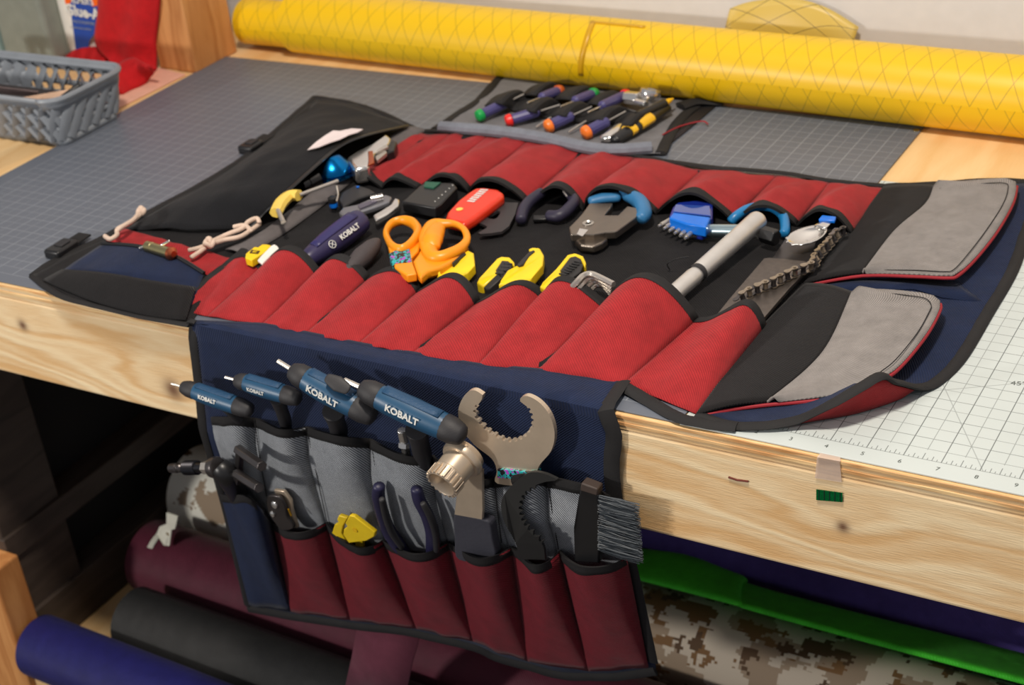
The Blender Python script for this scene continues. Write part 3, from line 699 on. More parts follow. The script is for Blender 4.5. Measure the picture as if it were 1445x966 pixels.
BE = .85
def bump(u, uc):
    e = math.log(.5) / math.log(max(.12, min(.88, uc)))
    return max(0.0, math.sin(math.pi * (u ** e))) ** BE
def pockets(Bs, Vs, Cs, mat, nrm, prefix='pocket', nu=18, nv=16, bw=.3, wrink=.05, mats=None, ease=1.7, flap=False):
    """a row of sewn pockets. Bs seam nodes at the bottom, Vs stitch nodes at the mouth, Cs the mouth's crest points"""
    objs = []
    for i in range(len(Cs)):
        b0, b1, v0, v1, c = Bs[i], Bs[i + 1], Vs[i], Vs[i + 1], Cs[i]
        dv = v1 - v0; uc = max(.2, min(.8, (c - v0).dot(dv) / dv.length_squared)); D = c - v0.lerp(v1, uc)
        def P(u, w_, off=0):
            q = b0.lerp(b1, u).lerp(v0.lerp(v1, u), w_)
            if flap: q.y = min(q.y, Yf(q.x, q.z) - .1)
            k = bump(u, uc) * (1 - (1 - w_) ** ease)
            p = q + D * k
            a = wrink * math.sin(math.pi * u) * (1 if w_ < .97 else .3)
            cr = math.sin(u * 7 + w_ * 5 + i) * .4 + noise.noise(Vector((u * 3.1 + i * 5, w_ * 2.3, i))) + .5 * noise.noise(Vector((u * 2 + w_ * 5 + i * 3, w_ * 6 - u * 3, i)))
            cr = max(cr, -.4) if flap else cr
            return p + nrm * (a * cr + off + .02 * math.sin(math.pi * u))
        g = G(); rows = [[P(k / nu, j / nv) for k in range(nu + 1)] for j in range(nv + 1)]; grid(g, rows)
        mt_ = mats[i] if mats else mat
        po = part(prefix, g, mt_, roll_, solid=.045)
        L_ = (v0.lerp(v1, .5) - b0.lerp(b1, .5)).length; w0 = 1 - bw / L_
        g = G(); rows = []
        rows.append([P(k / nu, w0, .045) for k in range(nu + 1)]); rows.append([P(k / nu, (w0 + 1) / 2, .055) for k in range(nu + 1)])
        rows.append([P(k / nu, 1, .05) + (P(k / nu, 1) - P(k / nu, w0)).normalized() * .05 for k in range(nu + 1)])
        rows.append([P(k / nu, 1, -.06) for k in range(nu + 1)]); rows.append([P(k / nu, w0, -.07) for k in range(nu + 1)])
        grid(g, rows); part('binding', g, M_BIND, po, solid=.02)
        objs.append(po)
    return objs
def crest(px, py, v0, v1, t=.5, up=True, dy=0):
    yy = v0.y + (v1.y - v0.y) * t + dy; return F(px, py, yy)

# --- nine front pockets
fB = [T(*p, .1) for p in ((239, 436), (293, 446), (369, 458), (430, 472), (505, 486), (580, 500), (673, 516), (757, 523), (879, 543), (983.5, 584))]
fV = [T(*p, .14) for p in ((328, 363), (371, 376), (453, 386), (522, 392), (594, 408), (677, 425), (772, 418), (856, 430), (985, 450), (1082, 463))]
fc = [(352, 361), (412, 349), (481, 361), (562, 378), (643, 388), (733, 398), (798, 392), (915, 388), (1056, 425)]
fC = [crest(px, py, fV[i], fV[i + 1], .5, dy=.15) for i, (px, py) in enumerate(fc)]
pockets(fB, fV, fC, M_RED, V(0, -.3, .95), wrink=.07)
# --- nine back pockets
kB = [T(*p, .12) for p in ((572, 190), (636, 189), (690, 192), (747, 197), (825, 212), (896, 222), (990, 240), (1097, 248), (1170, 258), (1247, 266))]
kV = [T(*p, .16) for p in ((510, 258), (540, 266), (590, 266), (661, 272), (742, 286), (823, 299), (926, 302), (1034, 313), (1124, 319), (1203, 332))]
kc = [(518, 252), (556, 252), (626, 247), (693, 253), (786, 264), (856, 263), (976, 274), (1078, 291), (1163, 296)]
kC = [crest(px, py, kV[i], kV[i + 1], .5, dy=-.1) for i, (px, py) in enumerate(kc)]
pockets(kB, kV, kC, M_RED, V(0, .3, .95), wrink=.13, bw=.28)

bind([T(345, 352, .3), T(326, 368, .22), T(290, 396, .2), T(240, 434, .2)], roll_, .2, t=.3)
# --- body edge bindings
bind([T(572, 186, .12), T(600, 184, .16), T(636, 186, .2), T(747, 193, .2), T(825, 208, .2), T(896, 219, .18), T(990, 234, .22), T(1097, 243, .22), T(1170, 254, .18), T(1250, 262, .16), T(1320, 261, .2)], roll_, .13)
# --- hanging flap: over the bench edge and down
def flap_row(t): pass
topl, topr = T(270, 455, .14), T(879, 545, .14)
NU = 40
bottom_px = [(350, 855), (411, 866), (495, 879), (560, 886), (588, 891), (668, 910), (700, 925), (745, 937), (790, 949), (830, 951), (870, 951), (925, 943)]
left_px = [(273, 480), (282, 560), (296, 640), (318, 720), (335, 790), (350, 855)]; right_px = [(873, 600), (868, 650), (870, 690), (885, 770), (905, 850), (925, 943)]
topv = [H(273, 478), H(420, 499), H(600, 530), H(760, 565), H(873, 595)]
BOT = resample(smooth_path([H(*p) for p in bottom_px], 5), NU); LEFT = [H(*p) for p in left_px]; RIGHT_ = [H(*p) for p in right_px]
g = G(); seam = resample([T(270, 457, .12), T(369, 461, .12), T(505, 489, .12), T(673, 519, .12), T(757, 526, .12), T(879, 546, .12)], NU)
TOPV = resample(smooth_path(topv, 5), NU)
rows = [[p + V(0, .25, 0) for p in seam], seam]
edge = []
for k in range(NU + 1):
    x = seam[k].x * .6 + TOPV[k].x * .4; edge.append(V(x, -.02, .12))
rows.append([a.lerp(b, .5) for a, b in zip(seam, edge)]); rows.append([p + V(0, .08, .02) for p in edge]); rows.append([p + V(0, -.06, -.05) for p in edge])
LE = resample(smooth_path(LEFT, 5), 30); RE = resample(smooth_path(RIGHT_, 5), 30)
for j in range(31):
    v = j / 30; row = []
    for k in range(NU + 1):
        u = k / NU
        p = TOPV[k] * (1 - v) + BOT[k] * v + LE[j] * (1 - u) + RE[j] * u - (TOPV[0] * (1 - u) * (1 - v) + TOPV[-1] * u * (1 - v) + BOT[0] * (1 - u) * v + BOT[-1] * u * v)
        p.y = Yf(p.x, p.z) + .03 + (.05 * math.sin(math.pi * v) * noise.noise(Vector((p.x * .5, 0, p.z * .3))) if p.z < -4 else 0)
        row.append(p)
    rows.append(row)
grid(g, rows); part('hanging_flap', g, M_NAVY, roll_, solid=.05)
FR = rows
bind([r_[0] + V(-.02, -.04, .03) for r_ in FR[1::2]], roll_, .19, up=(0, -1, .4), t=.3, n=2)
bind([r_[-1] + V(-.1, -.05, .04) for r_ in FR[::2]], roll_, .27, up=(0, -1, .4), t=.25, n=2)
bind([H(a, b + 3, .04) for a, b in bottom_px], roll_, .17, up=(0, -1, .2), t=.35)
BE = .48
# --- grey hanging pockets (behind) and the red, navy ones (in front)
gV = [H(*p, .06) for p in ((300, 588), (360, 590), (433, 602), (523, 619), (612, 642), (698, 674), (772, 672), (862, 700))]
gB = [H(*p, .1) for p in ((338, 724), (390, 750), (466, 754), (548, 778), (636, 784), (724, 791), (792, 797), (886, 804))]
gc = [((330, 587), .6), ((398, 605), .75), ((478, 614), .8), ((570, 641), .7), ((655, 670), .5), ((737, 668), .75), ((822, 682), .5)]
gC = [H(*p, n_) for p, n_ in gc]
pockets(gB, gV, gC, M_GREY, V(0, -1, 0), bw=.32, wrink=.05, ease=1.1, flap=True)
rV = [H(*p, .22) for p in ((312, 697), (384, 738), (461, 737), (541, 762), (632, 765), (722, 772), (791, 777), (884, 786))]
rB = [H(*p, .1) for p in ((352, 853), (411, 862), (495, 874), (588, 886), (668, 904), (745, 932), (831, 946), (915, 941))]
rc_ = [((350, 701), 1.2), ((420, 752), .95), ((500, 771), .95), ((586, 782), 1.0), ((678, 787), 1.0), ((757, 797), .95), ((831, 800), .95)]
rC = [H(*p, n_) for p, n_ in rc_]
pockets(rB, rV, rC, None, V(0, -1, 0), mats=[M_NAVY] + [M_RED_SHADED] * 6, bw=.36, wrink=.1, ease=2.2, flap=True)
# ---------------------------------------------------------------- left flap of the roll
def TT(*pts): return [T(*p) for p in pts]          # (px, py, z)
lf_bot = TT((46, 388, .1), (83, 416, .1), (133, 430, .1), (199, 446, .1), (268, 458, .1))
lf_top = TT((445, 137, .15), (490, 144, .3), (540, 160, .2), (590, 184, .1))
lf_l = TT((46, 388, .1), (80, 366, .12), (148, 334, .12), (232, 288, .12), (288, 258, .15), (345, 222, .15), (400, 176, .2), (445, 137, .15))
lf_r = TT((268, 458, .1), (325, 372, .1), (345, 352, .1), (412, 300, .1), (512, 240, .1), (590, 184, .1))
g = G(); coons(g, lf_bot, lf_top, lf_l, lf_r, 20, 40, lambda u, v, p: V(0, 0, wr(p, .8, .05))); part('left_flap', g, M_BLACK, roll_, solid=.05)
bind(lf_l, roll_, .19, n=5); bind(lf_bot, roll_, .16); bind(lf_top, roll_, .15)
# big zipped pocket: swollen, its zip edge standing up over the tools inside
pk_out = TT((175, 325, .14), (234, 291, .14), (290, 262, .14), (345, 226, .16), (402, 180, .2), (447, 143, .2))
pk_zip = TT((352, 322, .25), (372, 302, .6), (396, 280, 1.05), (440, 240, 1.35), (480, 207, 1.35), (520, 191, 1.2), (576, 178, .45))
pk_b = TT((175, 325, .14), (230, 335, .14), (290, 350, .16), (352, 322, .25)); pk_t = TT((447, 143, .2), (490, 150, .45), (540, 164, .45), (576, 178, .45))
g = G(); coons(g, TT((175, 325, .14), (235, 322, .35), (295, 324, .35), (352, 322, .25)), pk_t, pk_out, pk_zip, 24, 36,
               lambda u, v, p: V(0, 0, .42 * math.sin(math.pi * u) * math.sin(math.pi * min(1, v * 1.1)) + wr(p, .9, .12) * math.sin(math.pi * u)))
part('zip_pocket', g, fabric('black_navy_cordura', (15, 16, 21), pitch=.05, contrast=.25), roll_, solid=.05)
g = G(); tube(g, [p + V(0, 0, .03) for p in smooth_path(pk_zip, 5)], .09, 8, flat=.5, up=(0, 0, 1)); zp = part('zipper', g, M_BLKPL, roll_)
# grey strip beside the red pockets
g = G(); sa = TT((566, 181, .3), (520, 212, .42), (470, 246, .42), (425, 283, .42), (372, 325, .35), (318, 352, .2)); sb = TT((602, 184, .15), (556, 212, .16), (500, 254, .18), (452, 293, .18), (396, 333, .16), (345, 362, .14))
grid(g, [[a.lerp(b, t) + V(0, 0, .12 * math.sin(t * 3.1)) for a, b in zip(smooth_path(sa, 6), smooth_path(sb, 6))] for t in [i / 6 for i in range(7)]]); part('grey_strip', g, fabric('dark_grey_heather', (112, 106, 106), (88, 84, 84), pitch=.045), roll_, solid=.04)
# small front pocket: navy and black panel, zip, red lining
g = G(); coons(g, TT((72, 396, .14), (133, 420, .16), (199, 438, .16), (262, 446, .16)), TT((144, 345, .35), (196, 349, .62), (245, 362, .6), (288, 386, .3)), TT((72, 396, .14), (100, 372, .18), (144, 345, .35)), TT((262, 446, .16), (276, 416, .2), (288, 386, .3)), 18, 14,
               lambda u, v, p: V(0, 0, .28 * math.sin(math.pi * u) * math.sin(math.pi * v) + wr(p, 1.2, .08) * math.sin(math.pi * v)))
part('front_pocket', g, M_NAVY, roll_, solid=.05)
g = G(); coons(g, TT((60, 395, .2), (128, 424, .2), (199, 443, .2), (262, 452, .2)), TT((88, 380, .4), (150, 385, .72), (215, 396, .72), (276, 405, .42)), TT((60, 395, .2), (88, 380, .4)), TT((262, 452, .2), (276, 405, .42)), 16, 8, lambda u, v, p: V(0, 0, .12 * math.sin(math.pi * u) * math.sin(math.pi * v)))
part('front_pocket_hem', g, M_BLACK, roll_, solid=.04)
g = G(); tube(g, smooth_path(TT((144, 343, .42), (196, 347, .7), (245, 360, .68), (288, 385, .38)), 5), .07, 8); part('zipper', g, M_BLKPL, roll_)
g = G(); ll = TT((150, 340, .16), (200, 352, .2), (250, 366, .2), (292, 388, .2)); lu = TT((176, 322, .3), (230, 338, .3), (296, 356, .26), (345, 368, .2))
grid(g, [[a.lerp(b, t) + V(0, 0, wr(a.lerp(b, t), 2, .1)) for a, b in zip(smooth_path(ll, 5), smooth_path(lu, 5))] for t in [i / 8 for i in range(9)]]); part('red_lining', g, M_RED, roll_, solid=.04)
# buckles on the outer edge
def buckle(px, py, parent, ln_=1.0):
    c = T(px, py, .25); a = (T(px + 22, py - 14, .25) - c).normalized(); b = a.cross(V(0, 0, 1)).normalized()
    g = G(); box(g, c, (1.0 * ln_, .75, .36), (a, b, V(0, 0, 1))); q = part('buckle', g, M_BLKPL, parent, bevel=.1, bseg=3, smooth=True)
    g = G(); box(g, c + V(0, 0, .2) + a * .1, (.5, .4, .05), (a, b, V(0, 0, 1))); part('buckle_tongue', g, M_BLKRUB, q, bevel=.02)
    g = G(); box(g, c + a * .85, (.9, .62, .08), (a, b, V(0, 0, 1))); part('webbing', g, M_BIND, q, bevel=.02)
buckle(87, 351, roll_, 1.15); buckle(354, 207, roll_, .9)

# ---------------------------------------------------------------- right end of the roll
# navy inside panel, reaching to the outer binding
ro = TT((984, 586, .1), (1034, 600, .12), (1084, 600, .18), (1130, 590, .35), (1180, 566, .9), (1240, 532, 1.25), (1262, 538, .9), (1296, 546, .25), (1322, 538, .1), (1355, 505, .1), (1392, 444, .1), (1428, 382, .1), (1448, 325, .12), (1476, 258, .15))
rin = TT((984, 584, .1), (1030, 530, .1), (1095, 445, .1), (1180, 350, .1), (1250, 262, .1))
top_e = TT((1250, 262, .1), (1330, 259, .12), (1400, 254, .14), (1476, 258, .15))
n_ = 40; RI = resample(rin, n_); RO = resample(smooth_path(ro, 5), n_)
g = G(); rows = []
for i, (a, b) in enumerate(zip(RI, RO)):
    rows.append([a.lerp(b, t) * 1.0 + V(0, 0, -(b.z - .1) * (t - t ** 4) + wr(a.lerp(b, t), 1, .05) * math.sin(t * 3.1)) for t in [k / 24 for k in range(25)]])
grid(g, rows); part('navy_panel', g, M_NAVY, roll_, solid=.05)
bind(ro, roll_, .2, n=6, t=.4); bind(top_e, roll_, .16)
bind(TT((882, 546, .16), (920, 568, .1), (960, 590, .1), (1000, 598, .12), (1040, 602, .15)), roll_, .24, t=.35)
# red outside cloth seen where the corner curls up
g = G(); ra = TT((1130, 594, .3), (1180, 572, .75), (1240, 537, 1.15), (1262, 543, .8), (1290, 550, .2)); rb = TT((1110, 600, .1), (1159, 592, .1), (1204, 584, .1), (1245, 572, .1), (1272, 562, .1))
grid(g, [[a.lerp(b, t) for a, b in zip(smooth_path(ra, 5), smooth_path(rb, 5))] for t in [i / 5 for i in range(6)]]); part('curled_corner', g, M_RED, roll_, solid=.03)
# two grey flaps with red piping and a black hinge band
def gflap(bandpoly, greypoly, zf, zb, thr):
    pass
def flat_flap(left, right, nm, mt_, fnz, nu=20, nv=20, parent=None):
    A = resample(smooth_path(left, 5), nv); B = resample(smooth_path(right, 5), nv)
    g = G(); grid(g, [[a.lerp(b, k / nu) + V(0, 0, fnz(k / nu, j / nv)) for k in range(nu + 1)] for j, (a, b) in enumerate(zip(A, B))]); return part(nm, g, mt_, parent or roll_, solid=.06)
# black hinge band, far and near
flat_flap(TT((1247, 263, .2), (1196, 330, .2), (1134, 400, .21)), TT((1318, 262, .3), (1306, 288, .34), (1262, 326, .36), (1217, 385, .38)), 'hinge_band', M_BLACK, lambda u, v: .06 * math.sin(3.1 * u))
flat_flap(TT((1136, 400, .21), (1090, 445, .2), (1068, 470, .19), (1022, 530, .17), (982, 585, .16)), TT((1202, 412, .42), (1172, 480, .4), (1140, 520, .36), (1082, 567, .3)), 'hinge_band', M_BLACK, lambda u, v: .1 * math.sin(3.1 * u))
M_GF = M_GREY2
def hull_flap(left, outline, name, piping_pts, stitch_pts, parent):
    A = resample(smooth_path(left, 5), 24); B = resample(smooth_path(outline, 4), 24)
    g = G(); grid(g, [[a.lerp(b, k / 22) + V(0, 0, (.10 * math.sin(3.14 * k / 22) + .05 * math.sin(j * .55 + k * .1)) * math.sin(math.pi * min(1, k / 22))) for k in range(23)] for j, (a, b) in enumerate(zip(A, B))])
    o = part(name, g, M_GF, parent, solid=.07)
    g = G(); tube(g, [p + V(0, 0, -.03) for p in smooth_path(piping_pts, 5)], .055, 8); part('red_piping', g, M_PIPING, o)
    g = G(); tube(g, smooth_path(stitch_pts, 5), .016, 5); part('stitching', g, M_THREAD, o)
hull_flap(TT((1318, 262, .3), (1306, 288, .34), (1262, 326, .36), (1217, 385, .38)),
          TT((1330, 259, .32), (1374, 255, .4), (1422, 252, .5), (1434, 259, .52), (1429, 285, .54), (1407, 324, .56), (1378, 361, .58), (1352, 385, .58), (1338, 389, .56), (1291, 387, .5), (1250, 386, .42), (1222, 386, .39)), 'grey_flap',
          TT((1435, 262, .48), (1429, 287, .5), (1407, 326, .52), (1378, 363, .54), (1353, 387, .54), (1338, 391, .52), (1291, 389, .46), (1217, 388, .34), (1142, 401, .2)),
          TT((1326, 266, .42), (1374, 260, .5), (1417, 258, .58), (1422, 268, .6), (1414, 290, .62), (1392, 324, .64), (1366, 358, .66), (1346, 380, .66), (1332, 383, .62), (1288, 381, .58), (1225, 381, .46)), roll_)
hull_flap(TT((1202, 412, .42), (1172, 480, .4), (1140, 520, .36), (1082, 567, .3)),
          TT((1222, 409, .5), (1250, 409, .55), (1285, 412, .62), (1312, 416, .68), (1325, 423, .72), (1326, 435, .74), (1308, 469, .76), (1275, 510, .76), (1250, 530, .74), (1209, 551, .6), (1159, 560, .48), (1100, 567, .34)), 'grey_flap',
          TT((1327, 428, .66), (1326, 438, .7), (1308, 471, .72), (1275, 512, .72), (1250, 533, .7), (1209, 553, .56), (1159, 563, .42), (1082, 570, .26), (1030, 577, .18), (988, 586, .13)),
          TT((1210, 417, .5), (1250, 414, .62), (1284, 417, .7), (1306, 421, .76), (1314, 430, .8), (1311, 440, .82), (1294, 470, .84), (1264, 507, .86), (1243, 524, .82)), roll_)
# dark slit and its lining between the flaps
g = G(); grid(g, [TT((1146, 402, .12), (1200, 394, .13), (1290, 394, .14), (1350, 398, .15), (1385, 424, .13)), TT((1146, 404, .12), (1200, 409, .13), (1290, 408, .14), (1330, 420, .14), (1370, 425, .13))]); part('slit_lining', g, M_NAVY, roll_, solid=.03)
# stitch lines on the black bands
for pts in (TT((1262, 264, .22), (1214, 332, .23), (1155, 398, .24)), TT((1126, 424, .2), (1090, 470, .2), (1046, 524, .2), (1004, 578, .18))):
    g = G(); tube(g, smooth_path(pts, 5), .014, 5); part('stitching', g, M_THREAD, roll_)
# stitch lines on the hanging flap's grey layer
for pts in (((359, 590), (366, 640), (376, 700)), ((433, 603), (447, 670), (461, 735)), ((523, 620), (533, 680), (541, 750)), ((698, 675), (702, 720), (708, 765)), ((772, 673), (779, 720), (788, 775))):
    g = G(); tube(g, smooth_path([H(a, b, .2) for a, b in pts], 5), .016, 5); part('stitching', g, M_THREAD, roll_)

# ---------------------------------------------------------------- screwdriver pouch behind
pch = thing('screwdriver_pouch', 'small grey and black cloth pouch holding screwdrivers, lying behind the tool roll', 'pouch', T(800, 165))
p_bot = TT((614, 183, .15), (700, 190, .2), (770, 200, .22), (850, 216, .22), (932, 216, .2))
p_top = TT((712, 104, .15), (770, 113, .15), (850, 122, .15), (930, 134, .15), (992, 142, .15))
p_l = TT((614, 183, .15), (645, 162, .15), (675, 142, .15), (700, 115, .15), (712, 104, .15)); p_r = TT((932, 216, .2), (945, 190, .15), (962, 165, .15), (992, 142, .15))
g = G(); coons(g, p_bot, p_top, p_l, p_r, 24, 16, lambda u, v, p: V(0, 0, wr(p, 1, .07) * math.sin(math.pi * v))); part('pouch_cloth', g, fabric('pouch_grey', (128, 127, 130), (98, 97, 100), pitch=.045), pch, solid=.05)
for q in (p_l, p_r, p_top): bind(q, pch, .24, t=.35)
g = G(); tube(g, smooth_path(TT((622, 179, .3), (700, 185, .36), (770, 195, .38), (848, 211, .36), (920, 208, .34)), 5), .3, 10, flat=.8, up=(0, 0, 1)); part('rolled_hem', g, fabric('hem_grey', (140, 144, 156), (116, 120, 130), pitch=.045), pch)
# mesh side wing and its dark tail
g = G(); grid(g, [TT((935, 205, .1), (948, 190, .1), (975, 152, .1)), TT((950, 200, .1), (975, 180, .1), (1010, 150, .1))]); part('side_wing', g, simple('dark_mesh', (40, 34, 36), .8, alpha=.8), pch, solid=.03)
g = G(); tube(g, TT((960, 150, .3), (985, 143, .3), (1020, 147, .15)), [.35, .3, .12], 8, flat=.4, up=(0, 0, 1), n=4); part('webbing', g, M_BIND, pch)
# two rows of black elastic loops
M_ELA = simple('black_elastic', (26, 25, 27), .85, bump=.8, bscale=700)
frontrow = [(690, 161, 738, 137), (722, 171, 780, 150), (778, 178, 818, 157), (832, 186, 872, 163), (885, 192, 915, 165)]
backrow = [(752, 132, 800, 112), (800, 143, 840, 125), (848, 152, 880, 133), (892, 160, 930, 140)]
def ribbon_row(pts, nm):
    g = G(); a = smooth_path([T(x, y, z) for x, y, z in pts], 5); sh = T(730, 130) - T(712, 142)
    grid(g, [[p + sh * (t * 1.5) + V(0, 0, .12 * math.sin(t * 3.14)) for p in a] for t in [i / 6 for i in range(7)]]); part(nm, g, M_ELA, pch, solid=.06)
ribbon_row([(684, 150, .3), (704, 146, .85), (725, 156, .3), (748, 157, .85), (770, 166, .3), (792, 163, .85), (818, 173, .3), (846, 169, .85), (868, 178, .3), (885, 177, .8), (905, 182, .3)], 'elastic_loops')
ribbon_row([(735, 137, .3), (752, 134, .8), (772, 142, .3), (800, 140, .85), (820, 150, .3), (840, 147, .8), (862, 157, .3)], 'elastic_loops')
# ================================================================ tools in the hanging flap
def plateT(pts, z, th, g=None, up=True):
    g = g or G(); zz = z if isinstance(z, (list, tuple)) else [z] * len(pts)
    return ext(g, [T(a, b, q) for (a, b), q in zip(pts, zz)], (0, 0, -th))
def plateH(pts, n, th, g=None):
    g = g or G(); nn = n if isinstance(n, (list, tuple)) else [n] * len(pts)
    return ext(g, [H(a, b, q) for (a, b), q in zip(pts, nn)], (0, th, 0))
def hexbar(g, a, b, r): return tube(g, [a, b], r, 6)
VIEW = lambda p: (CAM - Vector(p)).normalized()
def t_handle(lab, tip, shaft, c0, b0, b1, c1, n, r, rs, stem, txt, tsz, inset=None):
    """teal T-handle: hex end, black end caps, teal grip with print, black stem and hex shaft down into the pocket"""
    p0, p1 = H(*c0, n), H(*c1, n); ax = (p1 - p0).normalized(); r *= 1.14; tsz *= 1.3
    o = thing('t_handle_hex_key', lab, 'hex key', H(*b1, n), 't-handle hex keys in the grey hanging pockets')
    ht, hs, hb0, hb1 = H(*tip, n), H(*shaft, n), H(*b0, n), H(*b1, n)
    g = G(); hexbar(g, ht, hs + ax * .3, rs); part('hex_tip', g, M_STEEL, o, angle=20)
    up = VIEW(hb0); up = (up - ax * up.dot(ax)).normalized(); side = ax.cross(up)
    g = G(); tube(g, [hb0, hb0.lerp(hb1, .18), hb0.lerp(hb1, .5), hb0.lerp(hb1, .85), hb1], [r * .88, r, r * 1.06, r, r * .95], 20, flat=.85, up=up, n=4); part('teal_grip', g, M_TEAL, o)
    g = G(); tube(g, [p0, p0.lerp(hb0, .4), hb0 + ax * .02], [r * .72, r * .9, r * .95], 18, flat=.85, up=up, rnd=True); part('end_cap', g, M_BLKRUB, o, bevel=0)
    g = G(); tube(g, [hb1 - ax * .02, hb1.lerp(p1, .5), p1], [r * 1.0, r * .98, r * .8], 18, flat=.85, up=up, rnd=True); part('end_cap', g, M_BLKRUB, o)
    # darker raised texture pad along the grip
    g = G(); rows = []
    for k in range(9):
        t = .08 + .84 * k / 8; q = hb0.lerp(hb1, t); rr = r * 1.05
        rows.append([q + (up * math.cos(a_) * .87 - side * math.sin(a_)) * rr * (1 if side.z < 0 else 1) for a_ in [(.35 + .9 * j / 6) * (1 if side.z < 0 else -1) for j in range(7)]])
    grid(g, rows); part('texture_pad', g, M_TEALD, o, solid=.02)
    s0, s1 = H(*stem[0], n - .05), H(*stem[1], .42)
    g = G(); tube(g, [s0, s0.lerp(s1, .5), s1, s1.lerp(H(stem[1][0] + 3, stem[1][1] + 18, .25), 1)], [r * .85, r * .7, r * .72, r * .5], 14, n=4); part('stem', g, M_BLKRUB, o)
    g = G(); hexbar(g, s1, H(stem[1][0] + 7, stem[1][1] + 40, .2), rs * .9); part('hex_shaft', g, M_STEEL, o, angle=20)
    d = (H(*txt[1], n) - H(*txt[0], n)).normalized(); c = (H(*txt[0], n) + H(*txt[1], n)) / 2
    ce = hb0.lerp(hb1, max(0, min(1, (c - hb0).dot(ax) / (hb1 - hb0).length)))
    off = (c - ce); off -= ax * off.dot(ax); h_ = max(-r * .6, min(r * .6, off.dot(side)))
    face = (up * math.sqrt(max(.05, 1 - (h_ / r) ** 2)) * .87 + side * (h_ / r)).normalized()
    pos = ce + side * h_ + up * (.9 * r * math.sqrt(max(.05, 1 - (h_ / r) ** 2))) + face * .025
    tv = face.cross(ax); tv = tv if tv.z > 0 else -tv
    text('KOBALT', pos, ax, tv, tsz, M_PRINT, o, bold=.03)
    if inset:
        a_, b_ = H(*inset[0], n + r * .5), H(*inset[1], n + r * .5)
        g = G(); tube(g, [a_, a_.lerp(b_, .5), b_], [r * .35, r * .6, r * .4], 16, flat=.25, up=up, rnd=True, n=4); part('rubber_inset', g, M_BLKRUB, o)
    return o
M_TEALD = simple('teal_rubber_pad', (26, 66, 100), .6, bump=1, bscale=450)
t_handle('smallest teal T-handle hex key, far left on the hanging flap', (242, 541), (256, 544), (259, 546), (274, 551), (334, 572), (352, 578), 1.0, .27, .045, ((322, 572), (338, 592)), ((288, 560), (314, 573)), .15)
t_handle('small teal T-handle hex key, second from the left on the hanging flap', (318, 532), (331, 535), (335, 537), (346, 539), (402, 556), (420, 562), .95, .27, .05, ((392, 562), (402, 592)), ((358, 553), (383, 563)), .14)
t_handle('teal T-handle hex key with black oval grip inset, third from the left', (392, 509), (409, 520), (414, 524), (430, 533), (503, 573), (524, 586), 1.15, .36, .075, ((470, 580), (478, 606)), ((446, 558), (478, 576)), .24, ((462, 533), (490, 549)))
t_handle('largest teal T-handle hex key, touching the steel horseshoe wrench', (486, 536), (507, 545), (513, 548), (534, 559), (628, 602), (650, 613), 1.15, .37, .085, ((588, 606), (596, 640)), ((556, 581), (595, 598)), .24)
# chrome bit head between the last handle's stem and the blue grip
ch = thing('chrome_bit', 'small shiny chrome bit head sticking up beside the stem of the largest T-handle', 'bit', H(573, 620, .6))
g = G(); hexbar(g, H(567, 606, .7), H(574, 640, .5), .16); part('bit_head', g, M_CHROME, ch, bevel=.03, angle=20)
g = G(); lathe(g, H(571, 622, .6), (0, -.3, -1), [(0, .1), (.05, .19), (.2, .19), (.25, .1)], 8); part('collar', g, M_CHROME, ch, angle=20)

# horseshoe wrench
def arc_px(cx_, cy_, rx, ry, a0, a1, n_): return [(cx_ + rx * math.cos(math.radians(a0 + (a1 - a0) * k / n_)), cy_ + ry * math.sin(math.radians(a0 + (a1 - a0) * k / n_))) for k in range(n_ + 1)]
hw = thing('horseshoe_wrench', 'large open-ring steel wrench with toothed inner edge rising above the flap pockets', 'wrench', H(728, 668, .5))
inner = []
base_in = [(680, 563), (676, 569), (671, 575), (670, 583), (674, 592), (680, 600), (687, 607), (696, 613), (705, 618), (714, 621), (722, 622), (730, 620), (737, 617), (743, 612), (748, 606), (751, 598), (751, 590), (749, 582), (745, 575), (739, 570)]
sp = smooth_path([V(a, b, 0) for a, b in base_in], 6); c_in = V(712, 588, 0)
for i, p in enumerate(sp):
    k = 1 + (.05 if (i // 3) % 2 else -.035) if 8 < i < len(sp) - 6 else 1
    q = c_in + (p - c_in) * k; inner.append((q.x, q.y))
outer = [(734, 566), (735, 561), (744, 558.5), (759, 566), (772, 580), (780, 597), (782.5, 617), (777, 637), (762, 655), (757, 668), (756, 684), (702, 682), (701, 664), (694, 647), (669, 627), (652, 605), (646.5, 582), (651, 565), (660, 553), (670, 550.5), (681, 557)]
ow = smooth_path([V(a, b, 0) for a, b in outer], 4); poly = [(p.x, p.y) for p in ow] + inner
g = plateH(poly, .62, .16); part('wrench_head', g, M_NICKEL, hw, smooth=False)
g = plateH([(702, 662), (757, 667), (757, 677), (702, 674)], .7, .28); part('tape_wrap', g, M_TAPE, hw, smooth=False)

